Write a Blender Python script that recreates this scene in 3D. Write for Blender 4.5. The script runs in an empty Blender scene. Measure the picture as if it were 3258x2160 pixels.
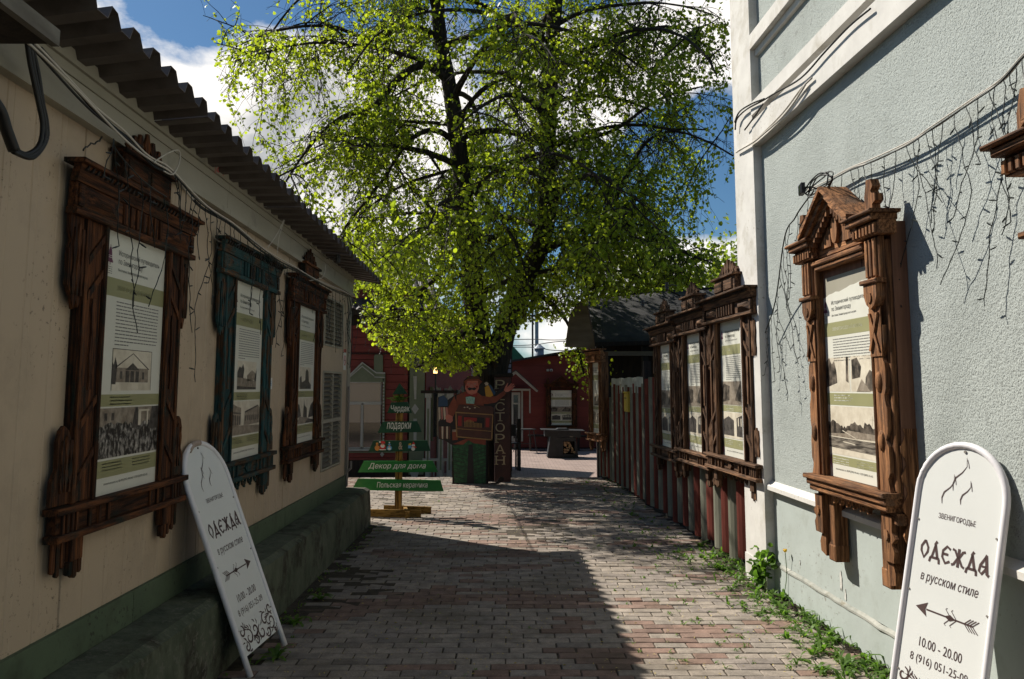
import bpy, math, random
import numpy as np
from mathutils import Vector, Matrix
random.seed(7); rng = np.random.default_rng(7)
SC = bpy.context.scene; COL = SC.collection
# ------------------------------------------------------------------ camera
F, PITCH, PPX, YH, CH = 2700.0, math.radians(6.5), 1629.0, 1232.0, 1.59     # photograph pixels (3258 x 2160)
PPY = YH - F*math.tan(PITCH); YAW = math.atan(14.0/F)
cd = bpy.data.cameras.new('camera'); cam = bpy.data.objects.new('camera', cd); COL.objects.link(cam)
cd.sensor_width = 36; cd.lens = 36*F/3258; cd.shift_y = (PPY-1080)/3258; cd.clip_start = .05; cd.clip_end = 500
cam.location = (0, 0, CH); cam.rotation_euler = (math.pi/2+PITCH, 0, -YAW); SC.camera = cam
# ------------------------------------------------------------------ light
SUN_H = math.atan2(1.0, math.hypot(.79, .62)); SUN_ROT = math.atan2(-.79, .62)
sl = bpy.data.lights.new('sun', 'SUN'); so = bpy.data.objects.new('sun', sl); COL.objects.link(so)
sl.energy = 5.0; sl.angle = math.radians(.53); sl.color = (1, .94, .84)
so.rotation_euler = Vector((-.79, .62, 1.0)).to_track_quat('Z', 'Y').to_euler(); so.location = (-8, 6, 12)
SC.view_settings.view_transform = 'Standard'; SC.view_settings.look = 'None'; SC.view_settings.gamma = 1
SC.view_settings.exposure = 0.6; SC.view_settings.use_curve_mapping = False
SC.cycles.max_bounces = 7; SC.cycles.diffuse_bounces = 4; SC.cycles.transmission_bounces = 5; SC.cycles.transparent_max_bounces = 8
SC.cycles.sample_clamp_indirect = 6
def pdir(x, y):
    a, b = (x-PPX)/F, (PPY-y)/F
    d = Vector((a, math.cos(PITCH)-b*math.sin(PITCH), math.sin(PITCH)+b*math.cos(PITCH)))
    d.rotate(Matrix.Rotation(-YAW, 3, 'Z')); return d
# ------------------------------------------------------------------ node helpers
def new_tree(nt): nt.nodes.clear(); return nt
class NT:
    def __init__(s, nt): s.nt = nt; nt.nodes.clear()
    def n(s, t, **kw):
        o = s.nt.nodes.new(t)
        for k, v in kw.items():
            if k.startswith('_'): setattr(o, k[1:], v)
            elif k.startswith('i'): o.inputs[int(k[1:])].default_value = v
            else: o.inputs[k].default_value = v
        return o
    def l(s, a, b): s.nt.links.new(a, b)
    def math(s, op, a, b=None, c=None):
        m = s.n('ShaderNodeMath', _operation=op)
        for i, v in enumerate((a, b, c)):
            if v is None: continue
            if isinstance(v, (int, float)): m.inputs[i].default_value = v
            else: s.l(v, m.inputs[i])
        return m.outputs[0]
    def ramp(s, fac, stops, interp='LINEAR'):
        r = s.n('ShaderNodeValToRGB'); e = r.color_ramp; e.interpolation = interp
        while len(e.elements) < len(stops): e.elements.new(.5)
        for el, (p, c) in zip(e.elements, stops):
            el.position = p; el.color = (c, c, c, 1) if isinstance(c, (int, float)) else (*c, 1)
        s.l(fac, r.inputs[0]); return r.outputs[0]
    def mix(s, fac, a, b, typ='MIX'):
        m = s.n('ShaderNodeMix', _data_type='RGBA', _blend_type=typ)
        for i, v in ((0, fac), (6, a), (7, b)):
            if isinstance(v, (int, float)): m.inputs[i].default_value = v
            elif isinstance(v, tuple): m.inputs[i].default_value = (*v, 1) if len(v) == 3 else v
            else: s.l(v, m.inputs[i])
        return m.outputs[2]
# ------------------------------------------------------------------ sky
world = bpy.data.worlds.new('World'); SC.world = world; world.use_nodes = True
w = NT(world.node_tree)
sky = w.n('ShaderNodeTexSky', _sky_type='NISHITA', _sun_disc=False, _sun_elevation=SUN_H, _sun_rotation=SUN_ROT % (2*math.pi), _air_density=1.0, _dust_density=.4, _ozone_density=2.2)
tc = w.n('ShaderNodeTexCoord'); vec = tc.outputs['Generated']
def wnoise(scale, detail, rough, dist=0, off=(0, 0, 0)):
    m = w.n('ShaderNodeMapping'); m.inputs['Location'].default_value = off; m.inputs['Scale'].default_value = (1, 1, 1.45); w.l(vec, m.inputs[0])
    n = w.n('ShaderNodeTexNoise', Scale=scale, Detail=detail, Roughness=rough, Distortion=dist); w.l(m.outputs[0], n.inputs['Vector']); return n.outputs[0]
k = 3258/2365
def lobe(x, y, r0, r1, amp):                       # a bank of cloud round a direction
    d = pdir(x*k, y*k).normalized()
    v = w.n('ShaderNodeVectorMath', _operation='DOT_PRODUCT'); w.l(vec, v.inputs[0]); v.inputs[1].default_value = d
    m = w.n('ShaderNodeMapRange', _interpolation_type='SMOOTHSTEP'); w.l(v.outputs['Value'], m.inputs[0])
    m.inputs[1].default_value = math.cos(math.radians(r1)); m.inputs[2].default_value = math.cos(math.radians(r0)); m.inputs[3].default_value = 0; m.inputs[4].default_value = amp
    return m.outputs[0]
n1 = wnoise(3.2, 12, .6, .15, (.3, .1, .2)); f = n1
for a in ((420, 230, 6, 14, .34), (1000, 120, 6, 16, .22), (760, 420, 4, 12, .22), (1640, 100, 2, 7, .25), (1660, 700, 3, 9, .22), (1250, 780, 3, 9, .1), (520, -260, 4, 15, -.42), (1640, 380, 2.5, 7, -.34), (1180, 430, 3, 8, -.1), (900, -500, 5, 22, -.1)):
    f = w.math('ADD', f, lobe(*a))
mask = w.ramp(f, ((.56, 0), (.66, 1)))
n2 = wnoise(5.5, 9, .6, .2, (1.3, .7, .5)); n3 = wnoise(2.2, 3, .5, 0, (.6, 2.2, .1))
shade = w.math('ADD', w.math('MULTIPLY', n2, .75), w.math('MULTIPLY', n3, .55))
for a in ((520, 300, 2, 6, -.13), (380, 90, 2, 9, .26), (1640, 90, 1.5, 6, .2), (1250, 780, 2, 7, .12), (900, 250, 5, 12, .06)):
    shade = w.math('ADD', shade, lobe(*a))
ccol = w.ramp(shade, ((.46, (3.3, 3.6, 4.0)), (.6, (7.6, 7.7, 7.8)), (.74, (15.5, 14.9, 14.1))))
skyc = w.mix(1.0, sky.outputs[0], (.60, .86, 1.02), 'MULTIPLY')
col = w.mix(mask, skyc, ccol)
bg = w.n('ShaderNodeBackground', Strength=.05); w.l(col, bg.inputs[0])
wo = w.n('ShaderNodeOutputWorld'); w.l(bg.outputs[0], wo.inputs[0])
# ------------------------------------------------------------------ placement: a photograph pixel turned into a point on a real plane
C0 = Vector((0, 0, CH))
def at(x, y, Y): d = pdir(x, y); return C0 + d*(Y/d.y)
def atx(x, y, X): d = pdir(x, y); return C0 + d*(X/d.x)
def atz(x, y, z=0.): d = pdir(x, y); return C0 + d*((z-CH)/d.z)
def atp(x, y, p, n): d = pdir(x, y); p = Vector(p); n = Vector(n); return C0 + d*((p-C0).dot(n)/d.dot(n))
def zoomer(ox, oy, s): return lambda x, y: (ox+x/s, oy+y/s)
def gz(Y):                                          # the ground falls a little beyond the lane
    return float(np.interp(Y, (15.4, 21, 60), (0, -.6, -.65)))
# ------------------------------------------------------------------ materials
MATS = {}
def pbr(name, c1, c2=None, scale=4., stretch=(1, 1, 1), rough=.75, bump=0., bscale=None, bdist=.01, lo=.35, hi=.65, detail=6, metallic=0., c3=None, s3=1.5, lo3=.55, hi3=.62, spec=.4, voro=False, objrand=True, tint=0., coord='Object', bdetail=8, cracks=0., specks=None):
    m = bpy.data.materials.new(name); m.use_nodes = True; t = NT(m.node_tree)
    tcn = t.n('ShaderNodeTexCoord'); v = tcn.outputs[coord]
    oi = t.n('ShaderNodeObjectInfo')
    if objrand:
        ad = t.n('ShaderNodeVectorMath', _operation='MULTIPLY_ADD'); cb = t.n('ShaderNodeCombineXYZ')
        for i in range(3): t.l(oi.outputs['Random'], cb.inputs[i])
        t.l(cb.outputs[0], ad.inputs[0]); ad.inputs[1].default_value = (13.7, 9.1, 17.3); t.l(v, ad.inputs[2]); v = ad.outputs[0]
    mp = t.n('ShaderNodeMapping'); mp.inputs['Scale'].default_value = stretch; t.l(v, mp.inputs[0])
    p = t.n('ShaderNodeBsdfPrincipled', Roughness=rough, Metallic=metallic); p.inputs['Specular IOR Level'].default_value = spec
    nz = t.n('ShaderNodeTexNoise', Scale=scale, Detail=detail, Roughness=.62); t.l(mp.outputs[0], nz.inputs['Vector'])
    if c2 is not None: col = t.ramp(nz.outputs[0], ((lo, c1), (hi, c2)))
    else:
        rg = t.n('ShaderNodeRGB'); rg.outputs[0].default_value = (*c1, 1); col = rg.outputs[0]
    if c3 is not None:
        n3_ = t.n('ShaderNodeTexNoise', Scale=s3, Detail=7, Roughness=.68); t.l(v, n3_.inputs['Vector'])
        col = t.mix(t.ramp(n3_.outputs[0], ((lo3, 0), (hi3, 1))), col, c3)
    if cracks:
        mc = t.n('ShaderNodeMapping'); mc.inputs['Scale'].default_value = tuple(2.3*q for q in stretch); t.l(v, mc.inputs[0])
        nc = t.n('ShaderNodeTexNoise', Scale=scale, Detail=4, Roughness=.55); t.l(mc.outputs[0], nc.inputs['Vector']); crk = t.ramp(nc.outputs[0], ((.37, 1-cracks), (.46, 1)))
        col = t.mix(1., col, crk, 'MULTIPLY')
    if specks:
        n5 = t.n('ShaderNodeTexNoise', Scale=specks[0], Detail=3, Roughness=.7); t.l(v, n5.inputs['Vector']); n6 = t.n('ShaderNodeTexNoise', Scale=specks[0]*.06, Detail=3); t.l(v, n6.inputs['Vector'])
        sp = t.math('MULTIPLY', t.ramp(n5.outputs[0], ((specks[1], 0), (specks[1]+.03, 1))), t.ramp(n6.outputs[0], ((.46, 0), (.6, 1)))); col = t.mix(t.math('MULTIPLY', sp, .75), col, specks[2])
    if tint:
        col = t.mix(1., col, t.ramp(oi.outputs['Random'], ((0, 1-tint), (1, 1+tint*.6))), 'MULTIPLY')
    t.l(col, p.inputs['Base Color'])
    if bump:
        if voro:
            b1 = t.n('ShaderNodeTexNoise', Scale=bscale or scale, Detail=4, Roughness=.6); t.l(mp.outputs[0], b1.inputs['Vector']); h = t.ramp(b1.outputs[0], ((.3, 0), (.45, .75), (.75, 1)))
            b2 = t.n('ShaderNodeTexNoise', Scale=(bscale or scale)*.35, Detail=3, Roughness=.55); t.l(mp.outputs[0], b2.inputs['Vector']); h = t.math('ADD', h, t.math('MULTIPLY', b2.outputs[0], .9))
        else:
            b1 = t.n('ShaderNodeTexNoise', Scale=bscale or scale, Detail=bdetail, Roughness=.65); t.l(mp.outputs[0], b1.inputs['Vector']); h = b1.outputs[0]
        bn = t.n('ShaderNodeBump', Strength=bump, Distance=bdist); t.l(h, bn.inputs['Height']); t.l(bn.outputs[0], p.inputs['Normal'])
    o = t.n('ShaderNodeOutputMaterial'); t.l(p.outputs[0], o.inputs[0]); MATS[name] = m; m['nt'] = 1
    return m
def wood(key, dark, light, paint=None, lo3=.56, hi3=.64):
    for ax, st in (('v', (14, 14, .9)), ('h', (.9, 14, 14))):
        pbr(key+'_'+ax, dark, light, scale=3.2, stretch=st, rough=.78, bump=1., bscale=5, bdist=.007, lo=.40, hi=.62, c3=paint, s3=5, lo3=lo3, hi3=hi3, spec=.18, tint=.42, cracks=.66)
wood('wood_brown', (.022, .010, .006), (.145, .052, .018), (.014, .022, .017), .50, .66)
wood('wood_teal', (.03, .03, .024), (.12, .06, .028), (.022, .06, .062), .44, .54)
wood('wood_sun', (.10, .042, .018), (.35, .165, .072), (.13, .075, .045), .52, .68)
wood('wood_grey', (.045, .024, .014), (.20, .105, .055))
wood('wood_yellow', (.17, .09, .02), (.34, .2, .05))
pbr('plank_side', (.15, .07, .038), (.22, .105, .06), scale=3, stretch=(8, 8, .6), rough=.8, bump=.3, bscale=8, bdist=.003)
pbr('cream', (.43, .335, .235), (.48, .375, .265), scale=.7, stretch=(1, 1, .5), rough=.5, specks=(38, .62, (.12, .09, .06)), c3=(.32, .25, .175), s3=1.6, lo3=.5, hi3=.8, objrand=False, bump=.12, bscale=40, bdist=.002)
pbr('fascia', (.30, .28, .215), (.34, .315, .25), scale=2, rough=.5, c3=(.2, .19, .15), s3=3, lo3=.58, hi3=.72)
pbr('green_base', (.07, .10, .058), (.09, .125, .072), specks=(30, .6, (.02, .02, .014)), scale=3, rough=.7, c3=(.04, .05, .028), s3=4, lo3=.52, hi3=.72, bump=.2, bscale=18, bdist=.003)
pbr('step_concrete', (.055, .07, .042), (.115, .125, .085), scale=6, rough=.9, c3=(.03, .026, .016), s3=3.2, lo3=.5, hi3=.62, specks=(22, .58, (.16, .15, .12)), bump=1., bscale=16, bdist=.012, stretch=(1, 1, .6))
pbr('roof_metal', (.075, .06, .052), (.12, .1, .088), scale=6, rough=.55, metallic=.25, bump=.1, bscale=30, bdist=.002)
pbr('awning_plank', (.1, .09, .075), (.2, .19, .165), scale=6, stretch=(1, .3, 1), rough=.85)
pbr('stucco', (.355, .383, .362), (.395, .425, .402), scale=2.5, rough=.92, bump=.85, bscale=95, bdist=.010, voro=True, objrand=False, specks=(9, .6, (.27, .285, .265)), c3=(.305, .33, .31), s3=1.3, lo3=.5, hi3=.72, spec=.15)
pbr('smooth_wall', (.36, .395, .37), (.40, .44, .415), scale=3, rough=.85, bump=.35, bscale=10, bdist=.006, objrand=False, specks=(26, .62, (.2, .19, .16)), c3=(.27, .285, .25), s3=2.2, lo3=.56, hi3=.8, spec=.15)
pbr('old_trim', (.22, .23, .205), (.38, .375, .335), scale=7, rough=.9, bump=.6, bscale=22, bdist=.008, c3=(.2, .18, .13), s3=6, lo3=.56, hi3=.66, spec=.1)
pbr('white_trim', (.54, .52, .485), (.63, .61, .57), scale=4, rough=.8, bump=.35, bscale=14, bdist=.006, specks=(30, .63, (.3, .26, .2)), c3=(.42, .39, .33), s3=3, lo3=.52, hi3=.72, spec=.2)
pbr('fence_red', (.085, .022, .016), (.135, .034, .024), scale=5, stretch=(3, 3, .5), rough=.85, spec=.08, bump=.25, bscale=12, bdist=.004, c3=(.08, .03, .02), s3=6, lo3=.6, hi3=.7, tint=.2)
pbr('fence_pale', (.12, .12, .09), (.20, .195, .15), scale=5, stretch=(3, 3, .5), rough=.85, spec=.08, bump=.25, bscale=12, bdist=.004, c3=(.12, .11, .08), s3=6, lo3=.6, hi3=.72, tint=.2)
pbr('fence_white', (.27, .28, .24), (.38, .39, .34), scale=5, rough=.5)
pbr('bitumen', (.02, .02, .021), (.045, .044, .044), scale=4, rough=.85, bump=.4, bscale=30, bdist=.004)
pbr('plywood', (.13, .095, .06), (.21, .155, .1), scale=3, stretch=(.5, 1, 3), rough=.9, c3=(.07, .075, .04), s3=2, lo3=.55, hi3=.75)
pbr('dark_wood', (.012, .009, .007), (.03, .02, .014), scale=4, stretch=(6, 6, .8), rough=.9, bump=.4, bscale=8, bdist=.004)
pbr('red_board', (.14, .024, .019), (.17, .031, .024), scale=3, stretch=(.5, 1, 4), rough=.7, bump=.2, bscale=12, bdist=.003, tint=.12)
pbr('house_green', (.11, .135, .085), (.14, .165, .105), scale=3, rough=.7)
pbr('house_white', (.27, .28, .26), (.36, .37, .34), scale=4, rough=.6)
pbr('grey_pipe', (.2, .24, .29), (.28, .32, .37), scale=4, rough=.45)
pbr('tile_roof', (.03, .025, .028), (.06, .05, .055), scale=5, rough=.6, spec=.15)
pbr('green_roof', (.02, .12, .06), (.03, .16, .08), scale=2, rough=.5)
pbr('bark', (.012, .009, .006), (.055, .042, .03), scale=4, stretch=(5, 5, .8), rough=.95, bump=1., bscale=7, bdist=.03, c3=(.03, .035, .015), s3=2, lo3=.55, hi3=.8)
pbr('twig', (.02, .014, .009), (.035, .026, .017), scale=4, rough=.9)
pbr('paper', (.62, .61, .53), (.67, .66, .58), scale=2, rough=.35, c3=(.57, .56, .48), s3=4, lo3=.55, hi3=.8)
pbr('olive', (.27, .265, .13), (.30, .29, .15), scale=3, rough=.4)
pbr('ink', (.03, .028, .026), rough=.5)
pbr('ink_grey', (.17, .165, .155), rough=.5)
pbr('ink_white', (.6, .6, .54), rough=.5)
pbr('plum', (.11, .022, .06), rough=.45)
pbr('pink', (.42, .09, .16), rough=.45)
pbr('photo_light', (.50, .44, .34), (.68, .62, .50), scale=9, rough=.4)
pbr('photo_mid', (.17, .135, .10), (.33, .28, .22), scale=22, rough=.4)
pbr('photo_dark', (.025, .022, .02), (.1, .088, .078), scale=28, rough=.4)
pbr('photo_crowd', (.018, .016, .014), (.42, .39, .35), scale=34, stretch=(1.5, 1, 1), rough=.4, lo=.46, hi=.7, detail=3)
pbr('photo_trees', (.018, .014, .011), (.22, .18, .14), scale=16, rough=.4, lo=.4, hi=.72)
pbr('photo_water', (.04, .033, .027), (.4, .35, .28), scale=5, stretch=(1, 1, 9), rough=.4, lo=.42, hi=.72)
pbr('sign_white', (.66, .67, .64), (.70, .71, .68), scale=1.5, rough=.35, c3=(.5, .47, .4), s3=30, lo3=.74, hi3=.78)
pbr('sign_tube', (.72, .70, .71), (.76, .74, .75), scale=4, rough=.3, c3=(.45, .4, .36), s3=26, lo3=.68, hi3=.74)
pbr('tape', (.32, .25, .2), (.45, .36, .3), scale=14, rough=.6)
pbr('sign_brown', (.075, .045, .042), rough=.5)
pbr('tree_green', (.012, .115, .022), (.018, .16, .03), scale=3, stretch=(1, 1, 3), rough=.38, c3=(.10, .14, .02), s3=4, lo3=.62, hi3=.78)
pbr('tree_green_dark', (.006, .04, .018), (.01, .06, .026), scale=3, rough=.4)
pbr('chalk', (.6, .62, .56), rough=.6)
pbr('paint_red', (.5, .03, .03), rough=.5); pbr('paint_skin', (.55, .25, .17), rough=.5); pbr('paint_blue', (.1, .3, .5), rough=.5); pbr('paint_orange', (.5, .2, .04), rough=.5)
pbr('cable_black', (.006, .006, .006), rough=.45); pbr('cable_white', (.5, .46, .4), rough=.5); pbr('cable_grey', (.2, .18, .16), rough=.5)
pbr('wire_dark', (.012, .016, .014), rough=.5); pbr('iron_black', (.014, .014, .015), (.025, .025, .026), scale=6, rough=.5)
pbr('grate', (.10, .09, .07), (.15, .135, .11), scale=5, rough=.6)
pbr('sticker_red', (.45, .04, .04), rough=.4); pbr('sticker_yellow', (.5, .36, .04), rough=.5); pbr('felt_red', (.3, .03, .02), rough=.6)
pbr('log', (.25, .15, .08), (.42, .27, .15), scale=8, rough=.85, tint=.25)
pbr('soil', (.035, .026, .018), (.07, .055, .035), scale=14, rough=.98, bump=.6, bscale=30, bdist=.02)
pbr('pot_black', (.01, .01, .01), rough=.4)
pbr('flower', (.75, .48, .02), rough=.6); pbr('catkin', (.35, .27, .06), (.5, .4, .12), scale=9, rough=.8)
pbr('cut_outline', (0.010, 0.008, 0.008), rough=.6); pbr('cut_jacket', (0.134, 0.027, 0.013), (0.201, 0.046, 0.020), scale=6, rough=.6); pbr('cut_skin', (0.377, 0.100, 0.071), (0.460, 0.159, 0.109), scale=9, rough=.6)
pbr('cut_box', (0.042, 0.013, 0.008), (0.075, 0.023, 0.013), scale=5, rough=.5); pbr('cut_gold', (0.209, 0.109, 0.033), (0.276, 0.159, 0.059), scale=9, rough=.5); pbr('cut_red', (0.218, 0.013, 0.010), rough=.5)
pbr('cut_green', (0.008, 0.046, 0.017), (0.017, 0.092, 0.029), scale=22, rough=.6, lo=.45, hi=.6); pbr('cut_mint', (0.251, 0.419, 0.352), rough=.6); pbr('cut_cream', (0.377, 0.301, 0.218), (0.460, 0.368, 0.276), scale=8, rough=.6)
pbr('cut_rose', (0.352, 0.134, 0.109), rough=.6); pbr('letter_gold', (.42, .31, .17), (.5, .38, .22), scale=9, rough=.5)
pbr('cut_yellow', (0.419, 0.209, 0.017), rough=.5); pbr('cut_blue', (0.013, 0.042, 0.092), rough=.5)
# brick pavers: the colour of each paver is an attribute carried by its mesh
def paver_mat():
    m = bpy.data.materials.new('paver'); m.use_nodes = True; t = NT(m.node_tree)
    a = t.n('ShaderNodeAttribute', _attribute_name='tone'); g = t.n('ShaderNodeNewGeometry')
    nz = t.n('ShaderNodeTexNoise', Scale=9, Detail=8, Roughness=.7); t.l(g.outputs['Position'], nz.inputs['Vector'])
    nf = t.n('ShaderNodeTexNoise', Scale=120, Detail=4, Roughness=.7); t.l(g.outputs['Position'], nf.inputs['Vector'])
    c = t.mix(1., a.outputs['Color'], t.ramp(nz.outputs[0], ((.28, .55), (.72, 1.32))), 'MULTIPLY')
    c = t.mix(1., c, t.ramp(nf.outputs[0], ((.3, .72), (.7, 1.22))), 'MULTIPLY')
    n4 = t.n('ShaderNodeTexNoise', Scale=1.1, Detail=5, Roughness=.6); t.l(g.outputs['Position'], n4.inputs['Vector'])
    c = t.mix(t.ramp(n4.outputs[0], ((.5, 0), (.7, .55))), c, (.085, .066, .042))
    p = t.n('ShaderNodeBsdfPrincipled', Roughness=.88); p.inputs['Specular IOR Level'].default_value = .25; t.l(c, p.inputs['Base Color'])
    b = t.n('ShaderNodeBump', Strength=.45, Distance=.004); t.l(nf.outputs[0], b.inputs['Height']); t.l(b.outputs[0], p.inputs['Normal'])
    o = t.n('ShaderNodeOutputMaterial'); t.l(p.outputs[0], o.inputs[0]); MATS['paver'] = m
paver_mat()
def far_paving():
    m = bpy.data.materials.new('far_paving'); m.use_nodes = True; t = NT(m.node_tree); g = t.n('ShaderNodeNewGeometry')
    b = t.n('ShaderNodeTexBrick', Scale=1, _offset=.5); t.l(g.outputs['Position'], b.inputs['Vector'])
    for k_, v_ in (('Color1', (.24, .17, .145, 1)), ('Color2', (.30, .225, .195, 1)), ('Mortar', (.09, .07, .055, 1)), ('Mortar Size', .006), ('Brick Width', .205), ('Row Height', .105)): b.inputs[k_].default_value = v_
    nz = t.n('ShaderNodeTexNoise', Scale=2.5, Detail=6); t.l(g.outputs['Position'], nz.inputs['Vector'])
    c = t.mix(1., b.outputs[0], t.ramp(nz.outputs[0], ((.3, .8), (.7, 1.15))), 'MULTIPLY')
    p = t.n('ShaderNodeBsdfPrincipled', Roughness=.9); t.l(c, p.inputs['Base Color']); o = t.n('ShaderNodeOutputMaterial'); t.l(p.outputs[0], o.inputs[0]); MATS['far_paving'] = m
far_paving()
def leaf_mat(name, c1, c2, tr, s=.6):
    m = bpy.data.materials.new(name); m.use_nodes = True; t = NT(m.node_tree)
    g = t.n('ShaderNodeNewGeometry'); nz = t.n('ShaderNodeTexNoise', Scale=s, Detail=3); t.l(g.outputs['Position'], nz.inputs['Vector'])
    a = t.n('ShaderNodeAttribute', _attribute_name='tone')
    c = t.mix(t.math('ADD', t.math('MULTIPLY', nz.outputs[0], .5), t.math('MULTIPLY', a.outputs['Fac'], .5)), c1, c2)
    d = t.n('ShaderNodeBsdfPrincipled', Roughness=.5); d.inputs['Specular IOR Level'].default_value = .35; t.l(c, d.inputs['Base Color'])
    tl = t.n('ShaderNodeBsdfTranslucent'); t.l(t.mix(1., c, tr, 'MULTIPLY'), tl.inputs[0])
    mx = t.n('ShaderNodeMixShader'); mx.inputs[0].default_value = .5; t.l(d.outputs[0], mx.inputs[1]); t.l(tl.outputs[0], mx.inputs[2])
    o = t.n('ShaderNodeOutputMaterial'); t.l(mx.outputs[0], o.inputs[0]); MATS[name] = m
leaf_mat('leaf', (.12, .18, .022), (.23, .275, .032), (3.0, 2.9, 1.0))
leaf_mat('leaf_far', (.10, .15, .02), (.17, .21, .035), (2.2, 2.2, 1.2))
leaf_mat('weed', (.06, .13, .02), (.13, .22, .04), (1.8, 1.9, 1.0), 6)
def emit(name, c, s):
    m = bpy.data.materials.new(name); m.use_nodes = True; t = NT(m.node_tree); e = t.n('ShaderNodeEmission', Strength=s); e.inputs[0].default_value = (*c, 1)
    o = t.n('ShaderNodeOutputMaterial'); t.l(e.outputs[0], o.inputs[0]); MATS[name] = m
emit('lamp_glow', (1, .55, .2), 2.5)
def glass(name, c, rough=.08):
    m = pbr(name, c, rough=rough, spec=.9); return m
glass('pane_dark', (.02, .024, .026)); glass('pane_curtain', (.23, .2, .16), .25); glass('pane_blue', (.2, .24, .42), .3)
# ------------------------------------------------------------------ mesh helpers
class MB:
    def __init__(s): s.v = []; s.f = []; s.mi = []
    def add(s, vs, fs, mi=0):
        b = len(s.v); s.v += [tuple(p) for p in vs]; s.f += [tuple(i+b for i in q) for q in fs]; s.mi += [mi]*len(fs); return s
    def box(s, x0, x1, y0, y1, z0, z1, c=0.):      # c chamfers the front (low y) face
        a = [(x0, y1, z0), (x1, y1, z0), (x1, y1, z1), (x0, y1, z1), (x0, y0+c, z0), (x1, y0+c, z0), (x1, y0+c, z1), (x0, y0+c, z1)]
        fs = [(0, 3, 2, 1), (0, 1, 5, 4), (1, 2, 6, 5), (2, 3, 7, 6), (3, 0, 4, 7)]
        if c:
            a += [(x0+c, y0, z0+c), (x1-c, y0, z0+c), (x1-c, y0, z1-c), (x0+c, y0, z1-c)]
            fs += [(4, 5, 9, 8), (5, 6, 10, 9), (6, 7, 11, 10), (7, 4, 8, 11), (8, 9, 10, 11)]
        else: fs += [(4, 5, 6, 7)]
        return s.add(a, fs)
    def pyramid(s, x0, x1, z0, z1, y0, y1, k=.35):
        cx, cz = (x0+x1)/2, (z0+z1)/2; hx, hz = (x1-x0)/2*k, (z1-z0)/2*k*.4
        return s.add([(x0, y1, z0), (x1, y1, z0), (x1, y1, z1), (x0, y1, z1), (cx-hx, y0, cz-hz), (cx+hx, y0, cz-hz), (cx+hx, y0, cz+hz), (cx-hx, y0, cz+hz)],
                     [(0, 1, 5, 4), (1, 2, 6, 5), (2, 3, 7, 6), (3, 0, 4, 7), (4, 5, 6, 7)])
    def prism(s, o, y0, y1):                        # outline in x,z; y0 front
        a = sum(o[i][0]*o[(i+1) % len(o)][1]-o[(i+1) % len(o)][0]*o[i][1] for i in range(len(o)))
        if a < 0: o = o[::-1]
        n = len(o)
        return s.add([(x, y0, z) for x, z in o]+[(x, y1, z) for x, z in o], [tuple(range(n)), tuple(range(2*n-1, n-1, -1))]+[(i, i+n, (i+1) % n+n, (i+1) % n) for i in range(n)])
    def tube(s, pts, r, n=6, cap=True):
        pts = [Vector(p) for p in pts]; m = len(pts); rs = r if isinstance(r, (list, tuple)) else [r]*m
        up = Vector((.31, .17, .93)); vs = []
        for i, p in enumerate(pts):
            t = (pts[min(i+1, m-1)]-pts[max(i-1, 0)])
            if t.length < 1e-9: t = Vector((0, 0, 1))
            t.normalize(); a = t.cross(up)
            if a.length < 1e-3: a = t.cross(Vector((1, 0, 0)))
            a.normalize(); b = t.cross(a)
            for j in range(n):
                an = 2*math.pi*j/n; vs.append(p+(a*math.cos(an)+b*math.sin(an))*rs[i])
        fs = [(i*n+j, i*n+(j+1) % n, (i+1)*n+(j+1) % n, (i+1)*n+j) for i in range(m-1) for j in range(n)]
        if cap: fs += [tuple(range(n-1, -1, -1)), tuple(range((m-1)*n, m*n))]
        return s.add(vs, fs)
    def slab(s, a, b, c, d, th):                    # four corners and a thickness vector
        a, b, c, d, t = map(Vector, (a, b, c, d, th))
        return s.add([a, b, c, d, a+t, b+t, c+t, d+t], [(0, 1, 2, 3), (7, 6, 5, 4), (0, 4, 5, 1), (1, 5, 6, 2), (2, 6, 7, 3), (3, 7, 4, 0)])
    def obj(s, name, mat, parent=None, smooth=False, loc=None, **kw):
        me = bpy.data.meshes.new(name); me.from_pydata([tuple(p) for p in s.v], [], s.f)
        mats = mat if isinstance(mat, (list, tuple)) else [mat]
        for m in mats: me.materials.append(MATS[m] if isinstance(m, str) else m)
        if len(mats) > 1: me.polygons.foreach_set('material_index', s.mi)
        if smooth: me.polygons.foreach_set('use_smooth', [True]*len(me.polygons))
        me.update(); return link(name, me, parent, loc, **kw)
def link(name, me, parent=None, loc=None, **kw):
    o = bpy.data.objects.new(name, me); COL.objects.link(o)
    if parent is not None: o.parent = parent
    if loc is not None: o.location = loc
    for k_, v_ in kw.items(): o[k_] = v_
    return o
def thing(name, label, cat, loc=(0, 0, 0), rotz=0., group=None, rot=None):
    o = bpy.data.objects.new(name, None); COL.objects.link(o); o.location = loc; o.rotation_euler = rot or (0, 0, rotz); o.empty_display_size = .1
    o['label'] = label; o['category'] = cat
    if group: o['group'] = group
    return o
def tag(o, label, cat, group=None):
    o['label'] = label; o['category'] = cat
    if group: o['group'] = group
    return o
_tx = {}
def text_geo(body, shear=0., bold=0.):
    key = (body, shear, bold)
    if key not in _tx:
        cu = bpy.data.curves.new('t', 'FONT'); cu.body = body; cu.size = 1; cu.resolution_u = 3; cu.shear = shear; cu.offset = bold
        ob = bpy.data.objects.new('t', cu); me = bpy.data.meshes.new_from_object(ob)
        v = [tuple(q.co) for q in me.vertices]; f_ = [tuple(p.vertices) for p in me.polygons]
        bpy.data.objects.remove(ob); bpy.data.curves.remove(cu); bpy.data.meshes.remove(me); _tx[key] = (v, f_)
    return _tx[key]
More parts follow.
